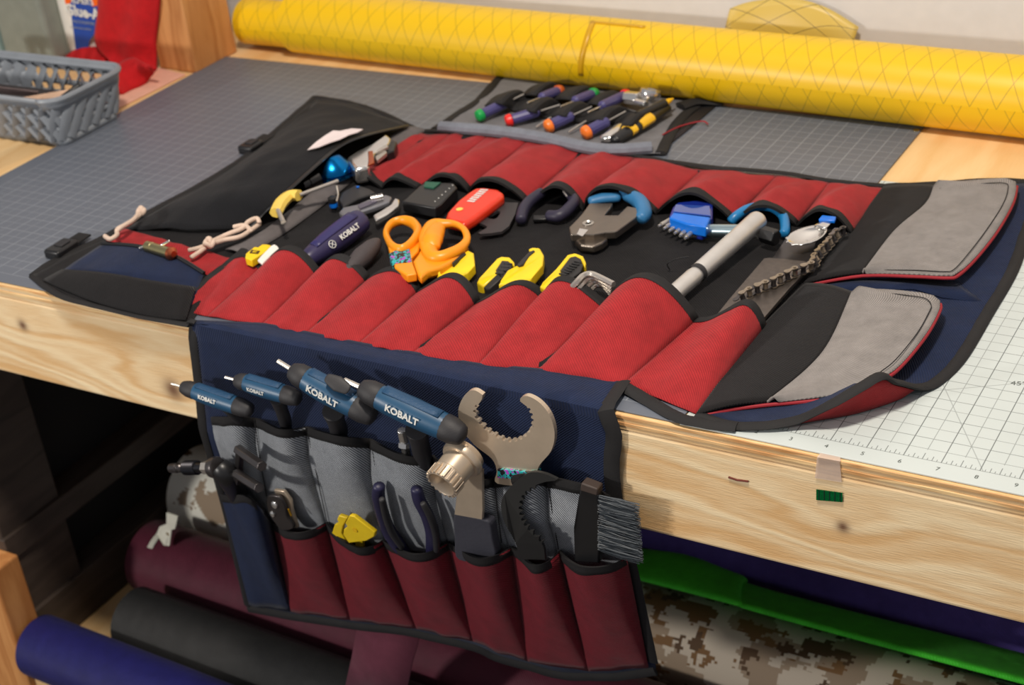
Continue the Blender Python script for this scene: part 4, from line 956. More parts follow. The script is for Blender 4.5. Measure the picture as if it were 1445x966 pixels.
# splined bottom-bracket socket on a flat handle
bb = thing('splined_socket_tool', 'warm nickel splined socket on a flat bar with dark rubber grip, tilted towards the viewer', 'socket tool', H(670, 750, .5))
fc, bc = H(623, 683, 2.0), H(652, 648, 1.0); ax = (bc - fc).normalized(); L_ = (bc - fc).length
g = G(); lathe(g, fc, ax, [(.75, .2), (.75, .40), (.02, .43), (-.02, .46), (0, .5), (.3, .5), (.42, .54), (.45, .52), (L_ - .12, .54), (L_ - .1, .64), (L_ - .02, .68), (L_ + .1, .68), (L_ + .13, .62), (L_ + .3, .58)], 40, cap=True); part('socket_body', g, M_NICKEL, bb)
u_ = ax.orthogonal().normalized(); v_ = ax.cross(u_)
for k in range(20):
    q = 2 * math.pi * k / 20; e = u_ * math.cos(q) + v_ * math.sin(q); tt = ax.cross(e)
    g = G(); box(g, fc + ax * .19 + e * .525, (.4, .08, .08), (ax, tt, e)); part('spline_tooth', g, M_NICKEL, bb, smooth=False, bevel=.012)
g = G(); lathe(g, fc + ax * .74, -ax, [(0, .13), (.5, .13), (.55, .05)], 16); part('centre_pin', g, M_STEEL, bb)
g = plateH([(648, 672), (680, 663), (681, 720), (680, 733), (641, 726), (645, 690)], .82, .14); part('flat_bar', g, M_NICKEL, bb, bevel=.02, smooth=False)
g = plateH([(p.x, p.y) for p in smooth_path([V(a, b, 0) for a, b in ((641, 724), (660, 728), (680, 733), (691, 738), (695, 760), (697, 792), (647, 790), (641, 760))], 4, True)], .74, .36); part('rubber_grip', g, simple('grey_rubber', (62, 62, 72), .7, bump=.6, bscale=300), bb, bevel=.1, bseg=3)

# violet plier handles
pl = thing('pliers', 'dark violet plier handles standing open in the middle hanging pocket', 'pliers', H(585, 770, .5))
for path, nm in ((((535, 686), (534, 700), (539, 722), (548, 747), (562, 768), (572, 780)), 0), (((588, 690), (592, 706), (603, 727), (610, 750), (611, 772), (609, 782)), 1)):
    g = G(); tube(g, [H(a, b, .82 - .08 * k) for k, (a, b) in enumerate(path)], [.2, .22, .23, .24, .25, .2], 16, flat=.9, rnd=True, n=5); gp = part('grip', g, simple('violet_grip', (36, 34, 66), .45, bump=.3, bscale=300), pl)
    g = G(); tube(g, [H(a + 5, b + 4, 1.0 - .08 * k) for k, (a, b) in enumerate(path[1:5])], [.1, .12, .12, .1], 12, rnd=True, n=4); part('soft_inlay', g, M_BLKRUB, gp)

# curved saw
sw = thing('folding_saw', 'black curved saw blade with jagged inner teeth, left of the bristle brush', 'saw', H(735, 770, .4))
oc = [(786, 676), (768, 668), (749, 666), (735, 674), (720, 687), (710, 700), (707, 716), (712, 737), (722, 755), (729, 770), (731, 789)]
ic = [(769, 789), (767, 772), (760, 762), (744, 747), (735, 732), (732, 715), (737, 698), (750, 687), (768, 680), (783, 678)]
ip = smooth_path([V(a, b, 0) for a, b in ic], 6); teeth = []
for i, p in enumerate(ip):
    w_ = 5 if (i % 3 == 1 and 8 < i < 46) else 0; d = (ip[min(i + 1, len(ip) - 1)] - ip[max(i - 1, 0)]).normalized(); q = p + V(-d.y, d.x, 0) * w_ * (1); teeth.append((q.x, q.y))
g = plateH([(p.x, p.y) for p in smooth_path([V(a, b, 0) for a, b in oc], 4)] + teeth, .9, .1); part('blade', g, simple('blackened_steel', (40, 40, 40), .55, .3), sw, smooth=False)

# bristle brush
br = thing('bristle_brush', 'black brush with long grey bristles pointing right off the flap edge', 'brush', H(828, 780, .4))
g = plateH([(819, 684), (838, 690), (843, 697), (846, 740), (845, 795), (810, 793), (809, 745), (815, 705)], .72, .3); part('handle', g, M_BLKPL, br, bevel=.06)
g = plateH([(820, 681), (843, 690), (843, 700), (818, 692)], .78, .36); part('top_block', g, simple('dark_wood_block', (62, 50, 44), .6), br, bevel=.04)
g = G(); random.seed(3)
for k in range(520):
    t = random.random(); a = H(843 + random.random() * 3, 698 + t * 78, .48 + random.random() * .24); e = H(898 + t * 6 + random.uniform(-4, 5), 711 + t * 82 + random.uniform(-3, 4), .42 + random.random() * .36)
    mid = a.lerp(e, .55) + V(0, random.uniform(-.04, .04), random.uniform(-.04, .04)); tube(g, [a, mid, e], [.013, .012, .008], 3)
q = part('bristles', g, simple('grey_bristle', (66, 72, 78), .55, noise_amt=.3, nscale=900), br, smooth=False); q['kind'] = 'stuff'

# yellow clips
for lab, pts, n in (('yellow arrow-shaped plastic clip with hexagon mark, front one in the hanging pocket', [(493, 727), (499, 728), (529, 751), (528, 757), (517, 763), (492, 766), (484, 754), (485, 747), (490, 743), (487, 738)], .95), ('yellow notched plastic clip behind the hexagon-marked clip', [(478, 727), (490, 731), (484, 742), (482, 752), (491, 766), (484, 764), (468, 752), (472, 740), (478, 737), (475, 733)], .75)):
    o = thing('yellow_clip', lab, 'clip', H(500, 760, n)); g = plateH(pts, n, .17); part('clip_body', g, M_YEL, o, bevel=.035)
    if n > .9:
        g = G(); lathe(g, H(501, 747, n + .0), (0, -1, 0), [(0, .1), (.03, .1), (.03, .06)], 6); part('hexagon_mark', g, simple('deep_yellow', (205, 165, 10), .5), o, smooth=False)
    g = plateH([(pts[0][0] + 6, 758), (pts[0][0] + 18, 758), (pts[0][0] + 20, 780), (pts[0][0] + 10, 780)], n - .4, .14); part('clip_tail', g, M_YEL, o, bevel=.03)

# small chrome jawed tool
sm = thing('small_spanner', 'little tarnished chrome spanner head in the first red hanging pocket', 'spanner', H(395, 730, .6))
g = plateH([(p.x, p.y) for p in smooth_path([V(a, b, 0) for a, b in ((376, 703), (382, 699), (394, 702), (402, 715), (405, 730), (414, 745), (398, 748), (388, 738), (378, 722))], 4, True)], .92, .16); part('head_plate', g, M_DARKSTEEL, sm, bevel=.04)
g = plateH([(386, 691), (400, 693), (410, 706), (412, 720), (420, 745), (408, 745), (402, 722), (392, 705)], .72, .14); part('second_plate', g, M_NICKEL, sm, bevel=.03)
g = G(); lathe(g, H(388, 711, .9), (-.2, -1, .1), [(0, .15), (.06, .15), (.1, .08)], 20); part('rivet', g, M_CHROME, sm)
g = G(); lathe(g, H(385, 724, .9), (-.3, -1, .1), [(0, .13), (.05, .13), (.09, .05)], 20); part('rivet', g, M_CHROME, sm)
g = G(); tube(g, [H(407, 718, .85), H(411, 727, .85)], .03, 6); part('brass_pin', g, simple('brass_pin', (200, 150, 20), .3, .6), sm)

# crank puller on the left
cp = thing('crank_puller', 'dark steel crank puller with silver hex nut jutting left from the navy pocket', 'crank puller', H(330, 690, .8))
a0, a1 = H(241, 660, 1.1), H(312, 659, 1.1); ax = (a1 - a0).normalized(); Lc = (a1 - a0).length; q = lambda px: (H(px, 660, 1.1) - a0).dot(ax)
g = G(); lathe(g, a0, ax, [(0, .12), (.02, .17), (q(250), .18), (q(251), .12), (q(253), .12), (q(254), .17), (q(257), .17), (q(258), .13), (q(261), .13)], 24); part('spindle_end', g, M_DARKSTEEL, cp)
g = G(); prof = [(q(261), .2)]
n_ = 12
for k in range(n_): t0 = q(262) + (q(279) - q(262)) * k / n_; d_ = (q(279) - q(262)) / n_; prof += [(t0, .23), (t0 + d_ * .45, .26), (t0 + d_ * .9, .23)]
prof += [(q(279), .2), (q(289), .2)]; lathe(g, a0, ax, prof, 28); part('threaded_sleeve', g, simple('gunmetal', (64, 64, 68), .35, 1), cp)
g = G(); lathe(g, a0, ax, [(q(288), .2), (q(289), .24), (q(297), .24), (q(298), .2)], 6, up=(0, 1, .3)); part('hex_nut', g, M_STEEL, cp, angle=15)
g = G(); lathe(g, a0, ax, [(q(298), .2), (q(300), .3), (q(301), .36), (q(306), .38), (q(308), .36), (q(309), .3)], 32); part('washer', g, M_DARKSTEEL, cp)
g = G(); tube(g, [H(310, 658, 1.1), H(320, 668, 1.1), H(330, 684, .8), H(337, 702, .5)], [.34, .42, .4, .3], 20, n=4); part('body', g, M_BLKPL, cp)
for lab, A, B, C in (('thick blackened hex key, upper of two beside the crank puller', (336, 634, 1.0), (370, 658, 1.75), (342, 712, .6)), ('thick blackened hex key, lower of two beside the crank puller', (334, 668, 1.15), (366, 688, 1.8), (336, 716, .62))):
    o = thing('hex_key', lab, 'hex key', H(*A)); a_, b_, c_ = H(*A), H(*B), H(*C)
    g = G(); tube(g, [a_, b_], .19, 6); tube(g, [a_ + (b_ - a_) * .08, a_ + (c_ - a_) * .3 + V(-.05, .05, 0), c_], [.17, .16, .15], 6); part('hex_bar', g, M_DARKSTEEL, o, angle=20, bevel=.02)
# ================================================================ tools on the bench part of the roll
def P_(label, name, cat, p): return thing(name, label, cat, p)
# --- violet screwdriver
sd = P_('large dark violet screwdriver handle with white lettering in the front pockets', 'screwdriver', 'screwdriver', T(470, 340, .1))
a, b = T(442, 360, .5), T(508, 312, .72); ax = (b - a).normalized()
g = G(); tube(g, [a - ax * .35, a, a.lerp(b, .3), a.lerp(b, .65), b - ax * .1, b + ax * .08], [.3, .38, .47, .5, .46, .4], 12, n=4); part('handle', g, simple('violet_handle', (52, 46, 82), .36), sd, angle=50)
up = VIEW(a); up = (up - ax * up.dot(ax)).normalized(); sd_ = ax.cross(up)
g = G(); rows = []
for k in range(10):
    t = .03 + .85 * k / 9; q_ = a.lerp(b, t); r_ = (.39 + .12 * math.sin(min(1, t * 1.5) * 1.57)) * 1.02
    rows.append([q_ + (up * math.cos(w_) + sd_ * math.sin(w_)) * r_ for w_ in [-.35 - .9 * j / 6 for j in range(7)]])
grid(g, rows); part('blue_panel', g, M_PURP, sd, solid=.025)
g = G(); lathe(g, b - ax * .02, ax, [(0, .42), (.08, .42), (.16, .34), (.17, .26), (-.2, .24), (-.2, .01)], 20, cap=False); part('end_ring', g, M_BLKRUB, sd)
for k_, (t_, s_) in enumerate(((.62, 0),)):
    c_ = a.lerp(b, .60) + up * .51 - sd_ * -.08; text('KOBALT', c_, ax, up.cross(ax), .26, M_PRINT, sd, bold=.03)
c_ = a.lerp(b, .24) + up * .48 + sd_ * .08
g = G(); tube(g, [c_ + (ax * math.cos(q) + sd_ * math.sin(q)) * .14 for q in [k * math.pi / 8 for k in range(16)]], .014, 5, closed=True); tube(g, [c_ + (ax + sd_) * .08, c_ - (ax + sd_) * .08], .014, 5); tube(g, [c_ + (ax - sd_) * .08, c_ - (ax - sd_) * .08], .014, 5); part('round_emblem', g, M_PRINT, sd)

# --- dark bulb handle with red tip
o = P_('dark grey oval screwdriver handle with a red tip mark', 'screwdriver', 'screwdriver', T(515, 355, .1))
a, b = T(496, 378, .45), T(533, 341, .6); ax = (b - a).normalized()
g = G(); tube(g, [a - ax * .5, a, a.lerp(b, .4), a.lerp(b, .8), b], [.2, .3, .37, .3, .16], 20, rnd=True, n=5); part('handle', g, simple('dark_grey_rubber', (66, 60, 62), .6, bump=.5, bscale=500), o)
g = G(); q = a.lerp(b, .86) + VIEW(a) * .2; tube(g, [q - ax * .08, q + ax * .1], [.07, .12], 12, flat=.5, up=VIEW(a), rnd=True); part('red_mark', g, M_REDCAP, o)

# --- orange scissors
sc_ = P_('orange-handled scissors with teal patterned tape, points in a front pocket', 'scissors', 'scissors', T(590, 360, .1))
def S(x, y, z): return T(540 + x / 8.78, 290 + y / 8.78, z)
g = G(); tube(g, [S(45, 330, .75), S(110, 230, .8), S(240, 185, .85), S(370, 215, .85), S(440, 310, .85), S(420, 400, .85), S(340, 490, .85), S(240, 545, .85), S(140, 520, .8), S(70, 430, .75)], [.11, .12, .12, .15, .16, .16, .14, .13, .13, .11], 14, closed=True, n=6, flat=1.5, up=(0, 0, 1))
part('left_loop', g, M_ORANGE, sc_)
g = plateT([(540 + x / 8.78, 290 + y / 8.78) for x, y in ((60, 480), (150, 520), (230, 520), (300, 500), (400, 400), (440, 380), (520, 300), (560, 290), (480, 420), (440, 560), (360, 640), (370, 700), (420, 840), (300, 860), (150, 760), (110, 640))], .8, .3); part('left_shank', g, M_ORANGE, sc_, bevel=.09, bseg=3)
g = plateT([(540 + x / 8.78, 290 + y / 8.78) for x, y in ((75, 590), (190, 530), (330, 510), (360, 680), (150, 700), (120, 735))], .86, .42); part('tape_wrap', g, M_TAPE, sc_, bevel=.04)
g = G(); tube(g, [S(620, 260, .98), S(760, 230, 1.0), S(900, 235, 1.0), S(1010, 300, .98), S(1045, 410, .95), S(980, 510, .9), S(850, 590, .88), S(700, 640, .85), S(600, 600, .85), S(560, 420, .92)], [.28, .2, .14, .12, .13, .18, .22, .24, .26, .32], 16, closed=True, n=6, flat=.9, up=(0, 0, 1)); part('right_loop', g, M_ORANGE, sc_)
g = G(); tube(g, [S(690, 270, .98), S(640, 350, 1.0), S(610, 450, .98), S(640, 520, .92)], [.26, .36, .38, .22], 18, flat=.8, up=(0, 0, 1), rnd=True, n=5); part('thumb_pad', g, M_ORANGE, sc_)
g = plateT([(540 + x / 8.78, 290 + y / 8.78) for x, y in ((480, 500), (560, 560), (720, 575), (880, 500), (980, 420), (1060, 470), (980, 590), (850, 690), (720, 760), (560, 800), (470, 880), (420, 820), (370, 680), (440, 590))], .8, .35); part('right_shank', g, M_ORANGE, sc_, bevel=.1, bseg=3)
g = plateT([(585, 368), (594, 370), (586, 392), (574, 390)], .45, .08); part('blade', g, M_STEEL, sc_, smooth=False)

# --- black case
o = P_('flat black plastic case half under the back pocket, left of the red knife', 'tool_case', 'case', T(605, 285, .1))
g = plateT([(567, 284), (572, 280), (592, 262), (602, 256), (640, 258), (645, 264), (622, 288), (614, 293)], .75, .42); part('case_body', g, M_BLKPL, o, bevel=.05)
g = plateT([(600, 256), (622, 257), (612, 265), (598, 263)], .8, .05); part('green_sticker', g, simple('dark_green_sticker', (22, 86, 66), .5), o, smooth=False)
g = G()
for k in range(6): box(g, T(614 + k * 5, 284 - k * 4.6, .77), (.035, .035, .02))
q = part('white_dots', g, M_PRINT, o, smooth=False)

# --- small black object with blue ring and wire
o = P_('small black barrel with a blue ring and upright wire, beside the yellow-handled key', 'valve_tool', 'valve tool', T(472, 290, .1))
g = G(); lathe(g, T(472, 296, .25), (0, 0, 1), [(0, .1), (.1, .13), (.16, .13)], 16); lathe(g, T(472, 296, .25), (0, 0, 1), [(.3, .13), (.34, .18), (.5, .18), (.55, .1)], 16); part('barrel', g, M_BLKPL, o)
g = G(); lathe(g, T(472, 296, .25), (0, 0, 1), [(.12, .12), (.14, .16), (.28, .16), (.3, .12)], 16); part('blue_ring', g, M_BLUEPL, o)
g = G(); tube(g, [T(475, 284, .7), T(477, 274, .85), T(475, 262, 1.1)], .035, 8, n=3); part('wire', g, M_STEEL, o)
o = P_('flat black folded tool under the left end of the back pockets', 'folded_tool', 'folding tool', T(500, 275, .1))
g = plateT([(477, 282), (483, 271), (502, 260), (522, 266), (530, 272), (505, 280), (484, 292)], .55, .3); part('body', g, M_BLKPL, o, bevel=.05)
g = G(); lathe(g, T(505, 264, .56), (0, 0, 1), [(0, .06), (.03, .06), (.04, .02)], 12); part('blue_rivet', g, M_BLUEPL, o)

# --- chrome adjustable wrench
o = P_('chrome adjustable wrench lying behind the violet screwdriver handle', 'adjustable_wrench', 'wrench', T(530, 290, .1))
g = plateT([(478, 299), (484, 292), (504, 288), (520, 281), (544, 274), (553, 277), (549, 284), (528, 292), (506, 299), (487, 306)], .6, .22); part('body', g, simple('grey_forged_steel', (138, 138, 144), .4, .7), o, bevel=.06)
g = plateT([(526, 303), (537, 297), (551, 288), (557, 278), (564, 281), (562, 290), (546, 301), (530, 310)], .62, .26); part('jaw', g, M_CHROME, o, bevel=.06)
g = G(); ka, kb = T(523, 281, .72), T(541, 277, .74); kd = (kb - ka); n_ = 5; prof = []
for k in range(n_): t0 = kd.length * k / n_; d_ = kd.length / n_; prof += [(t0, .08), (t0 + d_ * .2, .13), (t0 + d_ * .7, .13), (t0 + d_ * .95, .08)]
lathe(g, ka, kd, prof, 18); part('knurled_screw', g, M_CHROME, o)
g = plateT([(505, 289), (530, 280), (532, 284), (508, 294)], .66, .05); part('engraved_panel', g, simple('violet_grey_plate', (120, 116, 132), .4, .8), o, smooth=False)

# --- red folding knife
o = P_('glossy red folding knife with white lettering and brass rivet', 'folding_knife', 'knife', T(665, 292, .1))
def K(x, y): return (620 + x / 12.04, 255 + y / 12.04)
g = plateT([K(*p) for p in ((100, 610), (130, 520), (300, 330), (480, 190), (600, 110), (760, 100), (1000, 130), (1090, 190), (1090, 250), (900, 400), (600, 620), (420, 730), (300, 700), (130, 670))], .78, .42); part('handle', g, M_REDPL, o, bevel=.16, bseg=5)
g = G(); lathe(g, T(*K(345, 490), .77), (0, 0, 1), [(0, .12), (.03, .13), (.05, .06)], 20); part('brass_rivet', g, M_PALEYEL, o)
da = (T(*K(760, 130), .8) - T(*K(520, 340), .8)); dn = da.normalized(); sn = V(0, 0, 1).cross(dn)
for k in range(7):
    c_ = T(*K(540, 345), .8) + da * (k / 6.6) ; g = G(); box(g, c_, (.075, .3, .012), (dn, sn, V(0, 0, 1))); box(g, c_ + dn * .05 + sn * (.1 if k % 2 else -.1), (.06, .06, .012), (dn, sn, V(0, 0, 1))); part('lettering', g, M_PRINT, o, smooth=False)

# --- black hooked plate
o = P_('flat black hooked plate with a triangular hole beside the red knife', 'hook_plate', 'plate tool', T(700, 305, .1))
pts = [K(*p) for p in ((430, 770), (620, 650), (1000, 360), (1340, 370), (1290, 560), (1180, 770), (1060, 860), (860, 890), (690, 900), (660, 880), (800, 800), (810, 770), (700, 720), (630, 700), (500, 790))]
hole = [K(*p) for p in ((820, 620), (840, 590), (990, 510), (1035, 520), (1030, 560), (980, 630), (930, 650), (840, 640))]
k0 = 5; poly = pts[:k0 + 1] + [hole[6 - 0]] + [hole[(6 - j) % 8] for j in range(1, 9)] + [pts[k0]] + pts[k0 + 1:]
g = plateT(poly, .42, .1); part('plate', g, simple('black_coated_steel', (58, 54, 56), .5, .2), o, smooth=False)

# --- small pliers
o = P_('small pliers with dark violet-black grips under the back pocket', 'pliers', 'pliers', T(775, 290, .1))
for path in (((735, 310), (739, 296), (748, 284), (764, 272)), ((775, 304), (790, 304), (803, 294), (810, 282), (800, 270))):
    g = G(); tube(g, [T(a_, b_, .42 + .06 * k) for k, (a_, b_) in enumerate(path)], [.2, .22, .22, .2, .17][:len(path)], 14, rnd=True, n=5); part('grip', g, M_PURP2, o)
g = G(); tube(g, [T(798, 274, .85), T(795, 270, .9), T(800, 277, .85)], .03, 6); part('spring', g, M_STEEL, o)
g = plateT([(752, 303), (772, 303), (776, 308), (752, 309)], .35, .12); part('joint', g, M_BLKPL, o, bevel=.03)

# --- big cutters
o = P_('heavy steel cable cutters with blue grips, jaws pointing to the viewer', 'cable_cutters', 'cutters', T(850, 315, .1))
g = G(); tube(g, [T(872, 278, .7), T(850, 280, .72), T(834, 284, .7)], [.22, .24, .2], 14, flat=.8, rnd=True, n=4); part('grip', g, M_TEAL2 if 'M_TEAL2' in globals() else simple('bright_teal_grip', (48, 112, 160), .45), o)
g = G(); tube(g, [T(880, 272, .75), T(902, 284, .72), T(909, 300, .68), T(905, 308, .66)], [.22, .28, .28, .22], 14, rnd=True, n=4); part('grip', g, simple('bright_teal_grip', (48, 112, 160), .45), o)
g = plateT([(832, 286), (865, 286), (862, 292), (853, 303), (872, 303), (885, 290), (904, 294), (901, 303), (869, 326), (854, 327), (838, 330), (822, 330), (805, 330), (803, 320), (812, 311), (822, 300)], .78, .3); part('upper_jaw', g, M_NICKELD if 'M_NICKELD' in globals() else simple('worn_steel', (142, 132, 122), .38, 1, bump=.3, bscale=700), o, bevel=.05, smooth=False)
g = plateT([(812, 330), (840, 333), (856, 328), (857, 336), (850, 342), (838, 347), (819, 345), (811, 337)], .55, .28); part('lower_jaw', g, simple('worn_steel', (142, 132, 122), .38, 1, bump=.3, bscale=700), o, bevel=.06, smooth=False)
g = G(); lathe(g, T(830, 315, .78), (0, 0, 1), [(0, .2), (.03, .2), (.05, .15), (.0, .1)], 24); part('pivot', g, M_STEEL, o)
g = plateT([(818, 322), (830, 324), (822, 333), (814, 330)], .8, .03); part('bright_edge', g, M_CHROME, o, smooth=False)

# --- blue key holder with bits
o = P_('blue plastic key holder with steel bit tips fanned out of it', 'bit_holder', 'bit holder', T(975, 300, .1))
g = plateT([(944, 305), (949, 292), (956, 285), (985, 282), (1006, 285), (1005, 306), (996, 318), (990, 321), (970, 316)], .8, .5); part('holder', g, M_INDIGOPL, o, bevel=.06)
g = plateT([(944, 307), (950, 299), (1003, 306), (996, 320), (968, 315)], .86, .4); part('front_block', g, M_BLUEPL, o, bevel=.05)
g = plateT([(953, 288), (1002, 290), (1003, 304), (950, 298)], .9, .06); part('clear_cover', g, simple('clear_blue', (40, 70, 150), .08, coat=1), o, bevel=.02)
for k in range(6):
    a_ = T(948 + k * 7.2, 309 + k * 2.2, .55); b_ = T(933 + k * 7.2, 317 + k * 3.4, .5)
    g = G(); tube(g, [a_, b_], .085, 10); tube(g, [b_, b_ + (b_ - a_).normalized() * .12], .05, 6); part('bit_tip', g, M_STEEL, o)
# --- blue curved handle
o = P_('blue bent-tube handle arching behind the silver tool head', 'tube_handle', 'handle', T(1075, 300, .1))
g = G(); tube(g, [T(1032, 312, .35), T(1040, 304, .5), T(1058, 294, .55), T(1085, 291, .55), T(1104, 303, .5), T(1108, 322, .4), T(1106, 330, .35)], .17, 14, rnd=True, n=6); part('bent_tube', g, simple('sky_blue_plastic', (30, 120, 178), .35), o)

# --- silver T tool
o = P_('large satin silver tool with cross tube and black hex head lying in the front pocket', 'headset_tool', 'tool', T(1010, 370, .1))
a, b = T(1068, 312, .85), T(940, 424, .5); ax = (b - a).normalized(); LL = (b - a).length
tt_ = lambda px, py: (T(px, py, .68) - a).dot(ax)
g = G(); r0 = .33
lathe(g, a, ax, [(-.22, .14), (-.2, .24), (-.1, .32), (0, .345), (tt_(985, 373), .30), (tt_(981, 378), .30), (tt_(979, 381), .27), (tt_(976, 384), .27), (tt_(974, 386), .29), (tt_(945, 412), .28), (LL, .27)], 32); part('main_tube', g, M_ALU, o)
g = G(); lathe(g, a, ax, [(tt_(981, 379), .3), (tt_(979, 381), .315), (tt_(977, 383), .3)], 28, cap=False); part('rubber_ring', g, M_BLKRUB, o)
ca, cb_ = T(993, 325, .5), T(1046, 326, .62)
g = G(); lathe(g, ca, cb_ - ca, [(0, .16), (.03, .21), (.2, .22), ((cb_ - ca).length, .23)], 24); part('cross_tube', g, simple('pale_steel_blue', (178, 200, 208), .3, 1), o)
ha, hb = T(1062, 326, .62), T(1076, 330, .62); hd = (hb - ha).normalized(); hd.z = 0
g = G(); lathe(g, ha - hd * .1, hd, [(0, .25), (.2, .25), (.42, .2)], 24); part('hub', g, M_ALU, o)
g = G(); lathe(g, hb, hd, [(0, .27), (.03, .29), (.55, .29), (.58, .26)], 6, up=(0, 0, 1)); part('hex_head', g, M_BLKPL, o, angle=20, bevel=.02)
ka = T(997, 316, .55)
g = G(); tube(g, [T(962, 333, .35), T(985, 333, .4), T(996, 328, .45)], [.07, .08, .1], 10); part('thin_rod', g, M_DARKSTEEL, o)
g = G(); tube(g, [T(945, 380, .15), T(942, 372, .5), T(955, 365, .7), T(972, 362, .8)], .018, 6, n=5); part('wire_loop', g, M_BLKPL, o)

# --- spoon
o = P_('steel spork bowl resting over the chain, handle under the last back pocket', 'spork', 'spork', T(1140, 330, .5))
cc = T(1139, 331, .75); ux = (T(1165, 315, .75) - T(1112, 343, .75)).normalized(); uy = V(0, 0, 1).cross(ux)
g = G(); rows = []
for i in range(9):
    rr = i / 8; row = []
    for k in range(40):
        q = 2 * math.pi * k / 40; tooth = 1
        if rr == 1 and math.pi * .62 < q < math.pi * 1.32: tooth = 1 + (.05 if k % 3 == 0 else -.05)
        x = math.cos(q) * rr * .84 * tooth; y = math.sin(q) * rr * .50 * tooth * (1 - .12 * math.cos(q))
        row.append(cc + ux * x + uy * y + V(0, 0, -.22 * (1 - rr * rr)))
    rows.append(row)
grid(g, rows, closed=True, uv=False); part('bowl', g, M_CHROME, o, solid=.04)
g = G(); grid(g, [[cc + ux * t + uy * (w_ * (.24 - .1 * min(1, (t - .6) * 2))) + V(0, 0, .02 + (t - .6) * .12) for w_ in (-1, -.5, 0, .5, 1)] for t in (.62, .75, .9, 1.0)]); part('handle', g, M_CHROME, o, solid=.05)
g = plateT([(1155, 309), (1160, 303), (1180, 305), (1178, 311)], .9, .12); part('blue_grip', g, M_BLUEPL, o, bevel=.03)

M_CHAIN = simple('chain_steel', (160, 146, 128), .32, .8, noise_amt=.2, nscale=300)
# --- chain whip
o = P_('flat steel chain whip bar with bicycle chain curling along it', 'chain_whip', 'chain whip', T(1080, 400, .1))
g = plateT([(1078, 364), (1086, 363), (1136, 368), (1145, 374), (1114, 406), (1066, 462), (1010, 445), (1030, 420)], .42, .14); part('flat_bar', g, simple('scratched_steel', (112, 104, 98), .42, .9, noise_amt=.15, nscale=200), o, bevel=.02, smooth=False)
g = plateT([(1108, 337), (1152, 341), (1142, 376), (1088, 366)], .34, .1); part('bar_tail', g, M_DARKSTEEL, o, bevel=.02, smooth=False)
cpath = [T(1190, 325, .62), T(1180, 330, .62), T(1170, 343, .62), T(1157, 356, .62), T(1150, 366, .62), T(1149, 373, .62), T(1138, 378, .62), T(1120, 384, .62), T(1104, 392, .6), T(1090, 399, .6), T(1076, 404, .6), T(1062, 410, .58), T(1048, 418, .55), T(1040, 426, .5)]
cp_ = smooth_path(cpath, 8); tot_ = sum((cp_[i + 1] - cp_[i]).length for i in range(len(cp_) - 1)); NL = int(tot_ / .3)
cr = resample(cp_, NL); first = None
for i in range(NL):
    a_, b_ = cr[i], cr[i + 1]; d = (b_ - a_).normalized(); up = V(-.3, -.55, .75); up = (up - d * up.dot(d)).normalized(); s_ = d.cross(up); hw_ = .13 if i % 2 else .095
    g = G()
    for sg in (-1, 1):
        pts_ = []
        for e_, c_, dd in ((a_, -1, -d), (b_, 1, d)):
            for k in range(7):
                q = -math.pi / 2 + math.pi * k / 6; pts_.append(e_ + dd * (math.cos(q) * .11) + s_ * (math.sin(q) * .11 * -c_))
        m_ = (a_ + b_) / 2; w1 = (pts_[6] - a_).dot(s_); w1 = 1 if w1 > 0 else -1
        base = [p + up * (sg * hw_) for p in pts_[:7] + [m_ + s_ * (.055 * w1)] + pts_[7:] + [m_ - s_ * (.055 * w1)]]
        ext(g, base, up * (.03 * sg))
    tube(g, [a_ - up * (hw_ + .04), a_ + up * (hw_ + .06)], .05, 8); tube(g, [a_ - up * (hw_ - .01), a_ + up * (hw_ - .01)], .085, 8)
    part('chain_link', g, M_CHAIN if i % 2 else M_DARKSTEEL, o, smooth=False)

# --- yellow and black grips in the front pockets
def C2(x, y): return (600 + x / 4.014, 230 + y / 4.014)
def grip(label, yel, blk, z, ribs=None, cut=1e9, bz=0.0):
    o = P_(label, 'utility_grip', 'handle', T(*C2(*yel[0]), .2))
    zz = lambda pts, d: [z + d - max(0, (p[1] - cut) / 60) * .3 for p in pts]
    g = plateT([C2(*p) for p in yel], zz(yel, 0), .36); part('yellow_shell', g, M_YEL, o, bevel=.05, bseg=3)
    g = plateT([C2(*p) for p in blk], zz(blk, bz), .34); part('black_inlay', g, simple('ribbed_black', (40, 38, 38), .55), o, bevel=.03)
    if ribs:
        a_, b_, n_ = ribs; dirv = (T(*C2(*b_), z) - T(*C2(*a_), z)).normalized(); sv = V(0, 0, 1).cross(dirv)
        for k in range(n_):
            t = k / (n_ - 1); p = T(*C2(a_[0] * (1 - t) + b_[0] * t, a_[1] * (1 - t) + b_[1] * t), z + .01)
            g = G(); box(g, p, (.05, .3, .05), (dirv, sv, V(0, 0, 1))); part('rib', g, M_BLKPL, o, bevel=.012)
    return o
grip('yellow plastic grip in the front pocket right of the scissors, leftmost of four', [(62, 650), (75, 625), (140, 565), (200, 525), (225, 498), (245, 493), (275, 508), (281, 575), (240, 620), (190, 650)], [(150, 562), (200, 518), (224, 502), (232, 512), (200, 532), (160, 565)], .72, cut=600, bz=.05)
grip('yellow-edged black ribbed grip, second of the four in the front pockets', [(288, 675), (305, 655), (405, 540), (430, 528), (480, 532), (505, 560), (506, 582), (490, 570), (470, 553), (435, 550), (400, 605), (410, 625), (330, 702)], [(330, 702), (410, 625), (400, 605), (435, 550), (470, 553), (492, 572), (488, 592), (440, 640), (365, 712), (345, 716)], .62, ((420, 625), (470, 570), 4), cut=650)
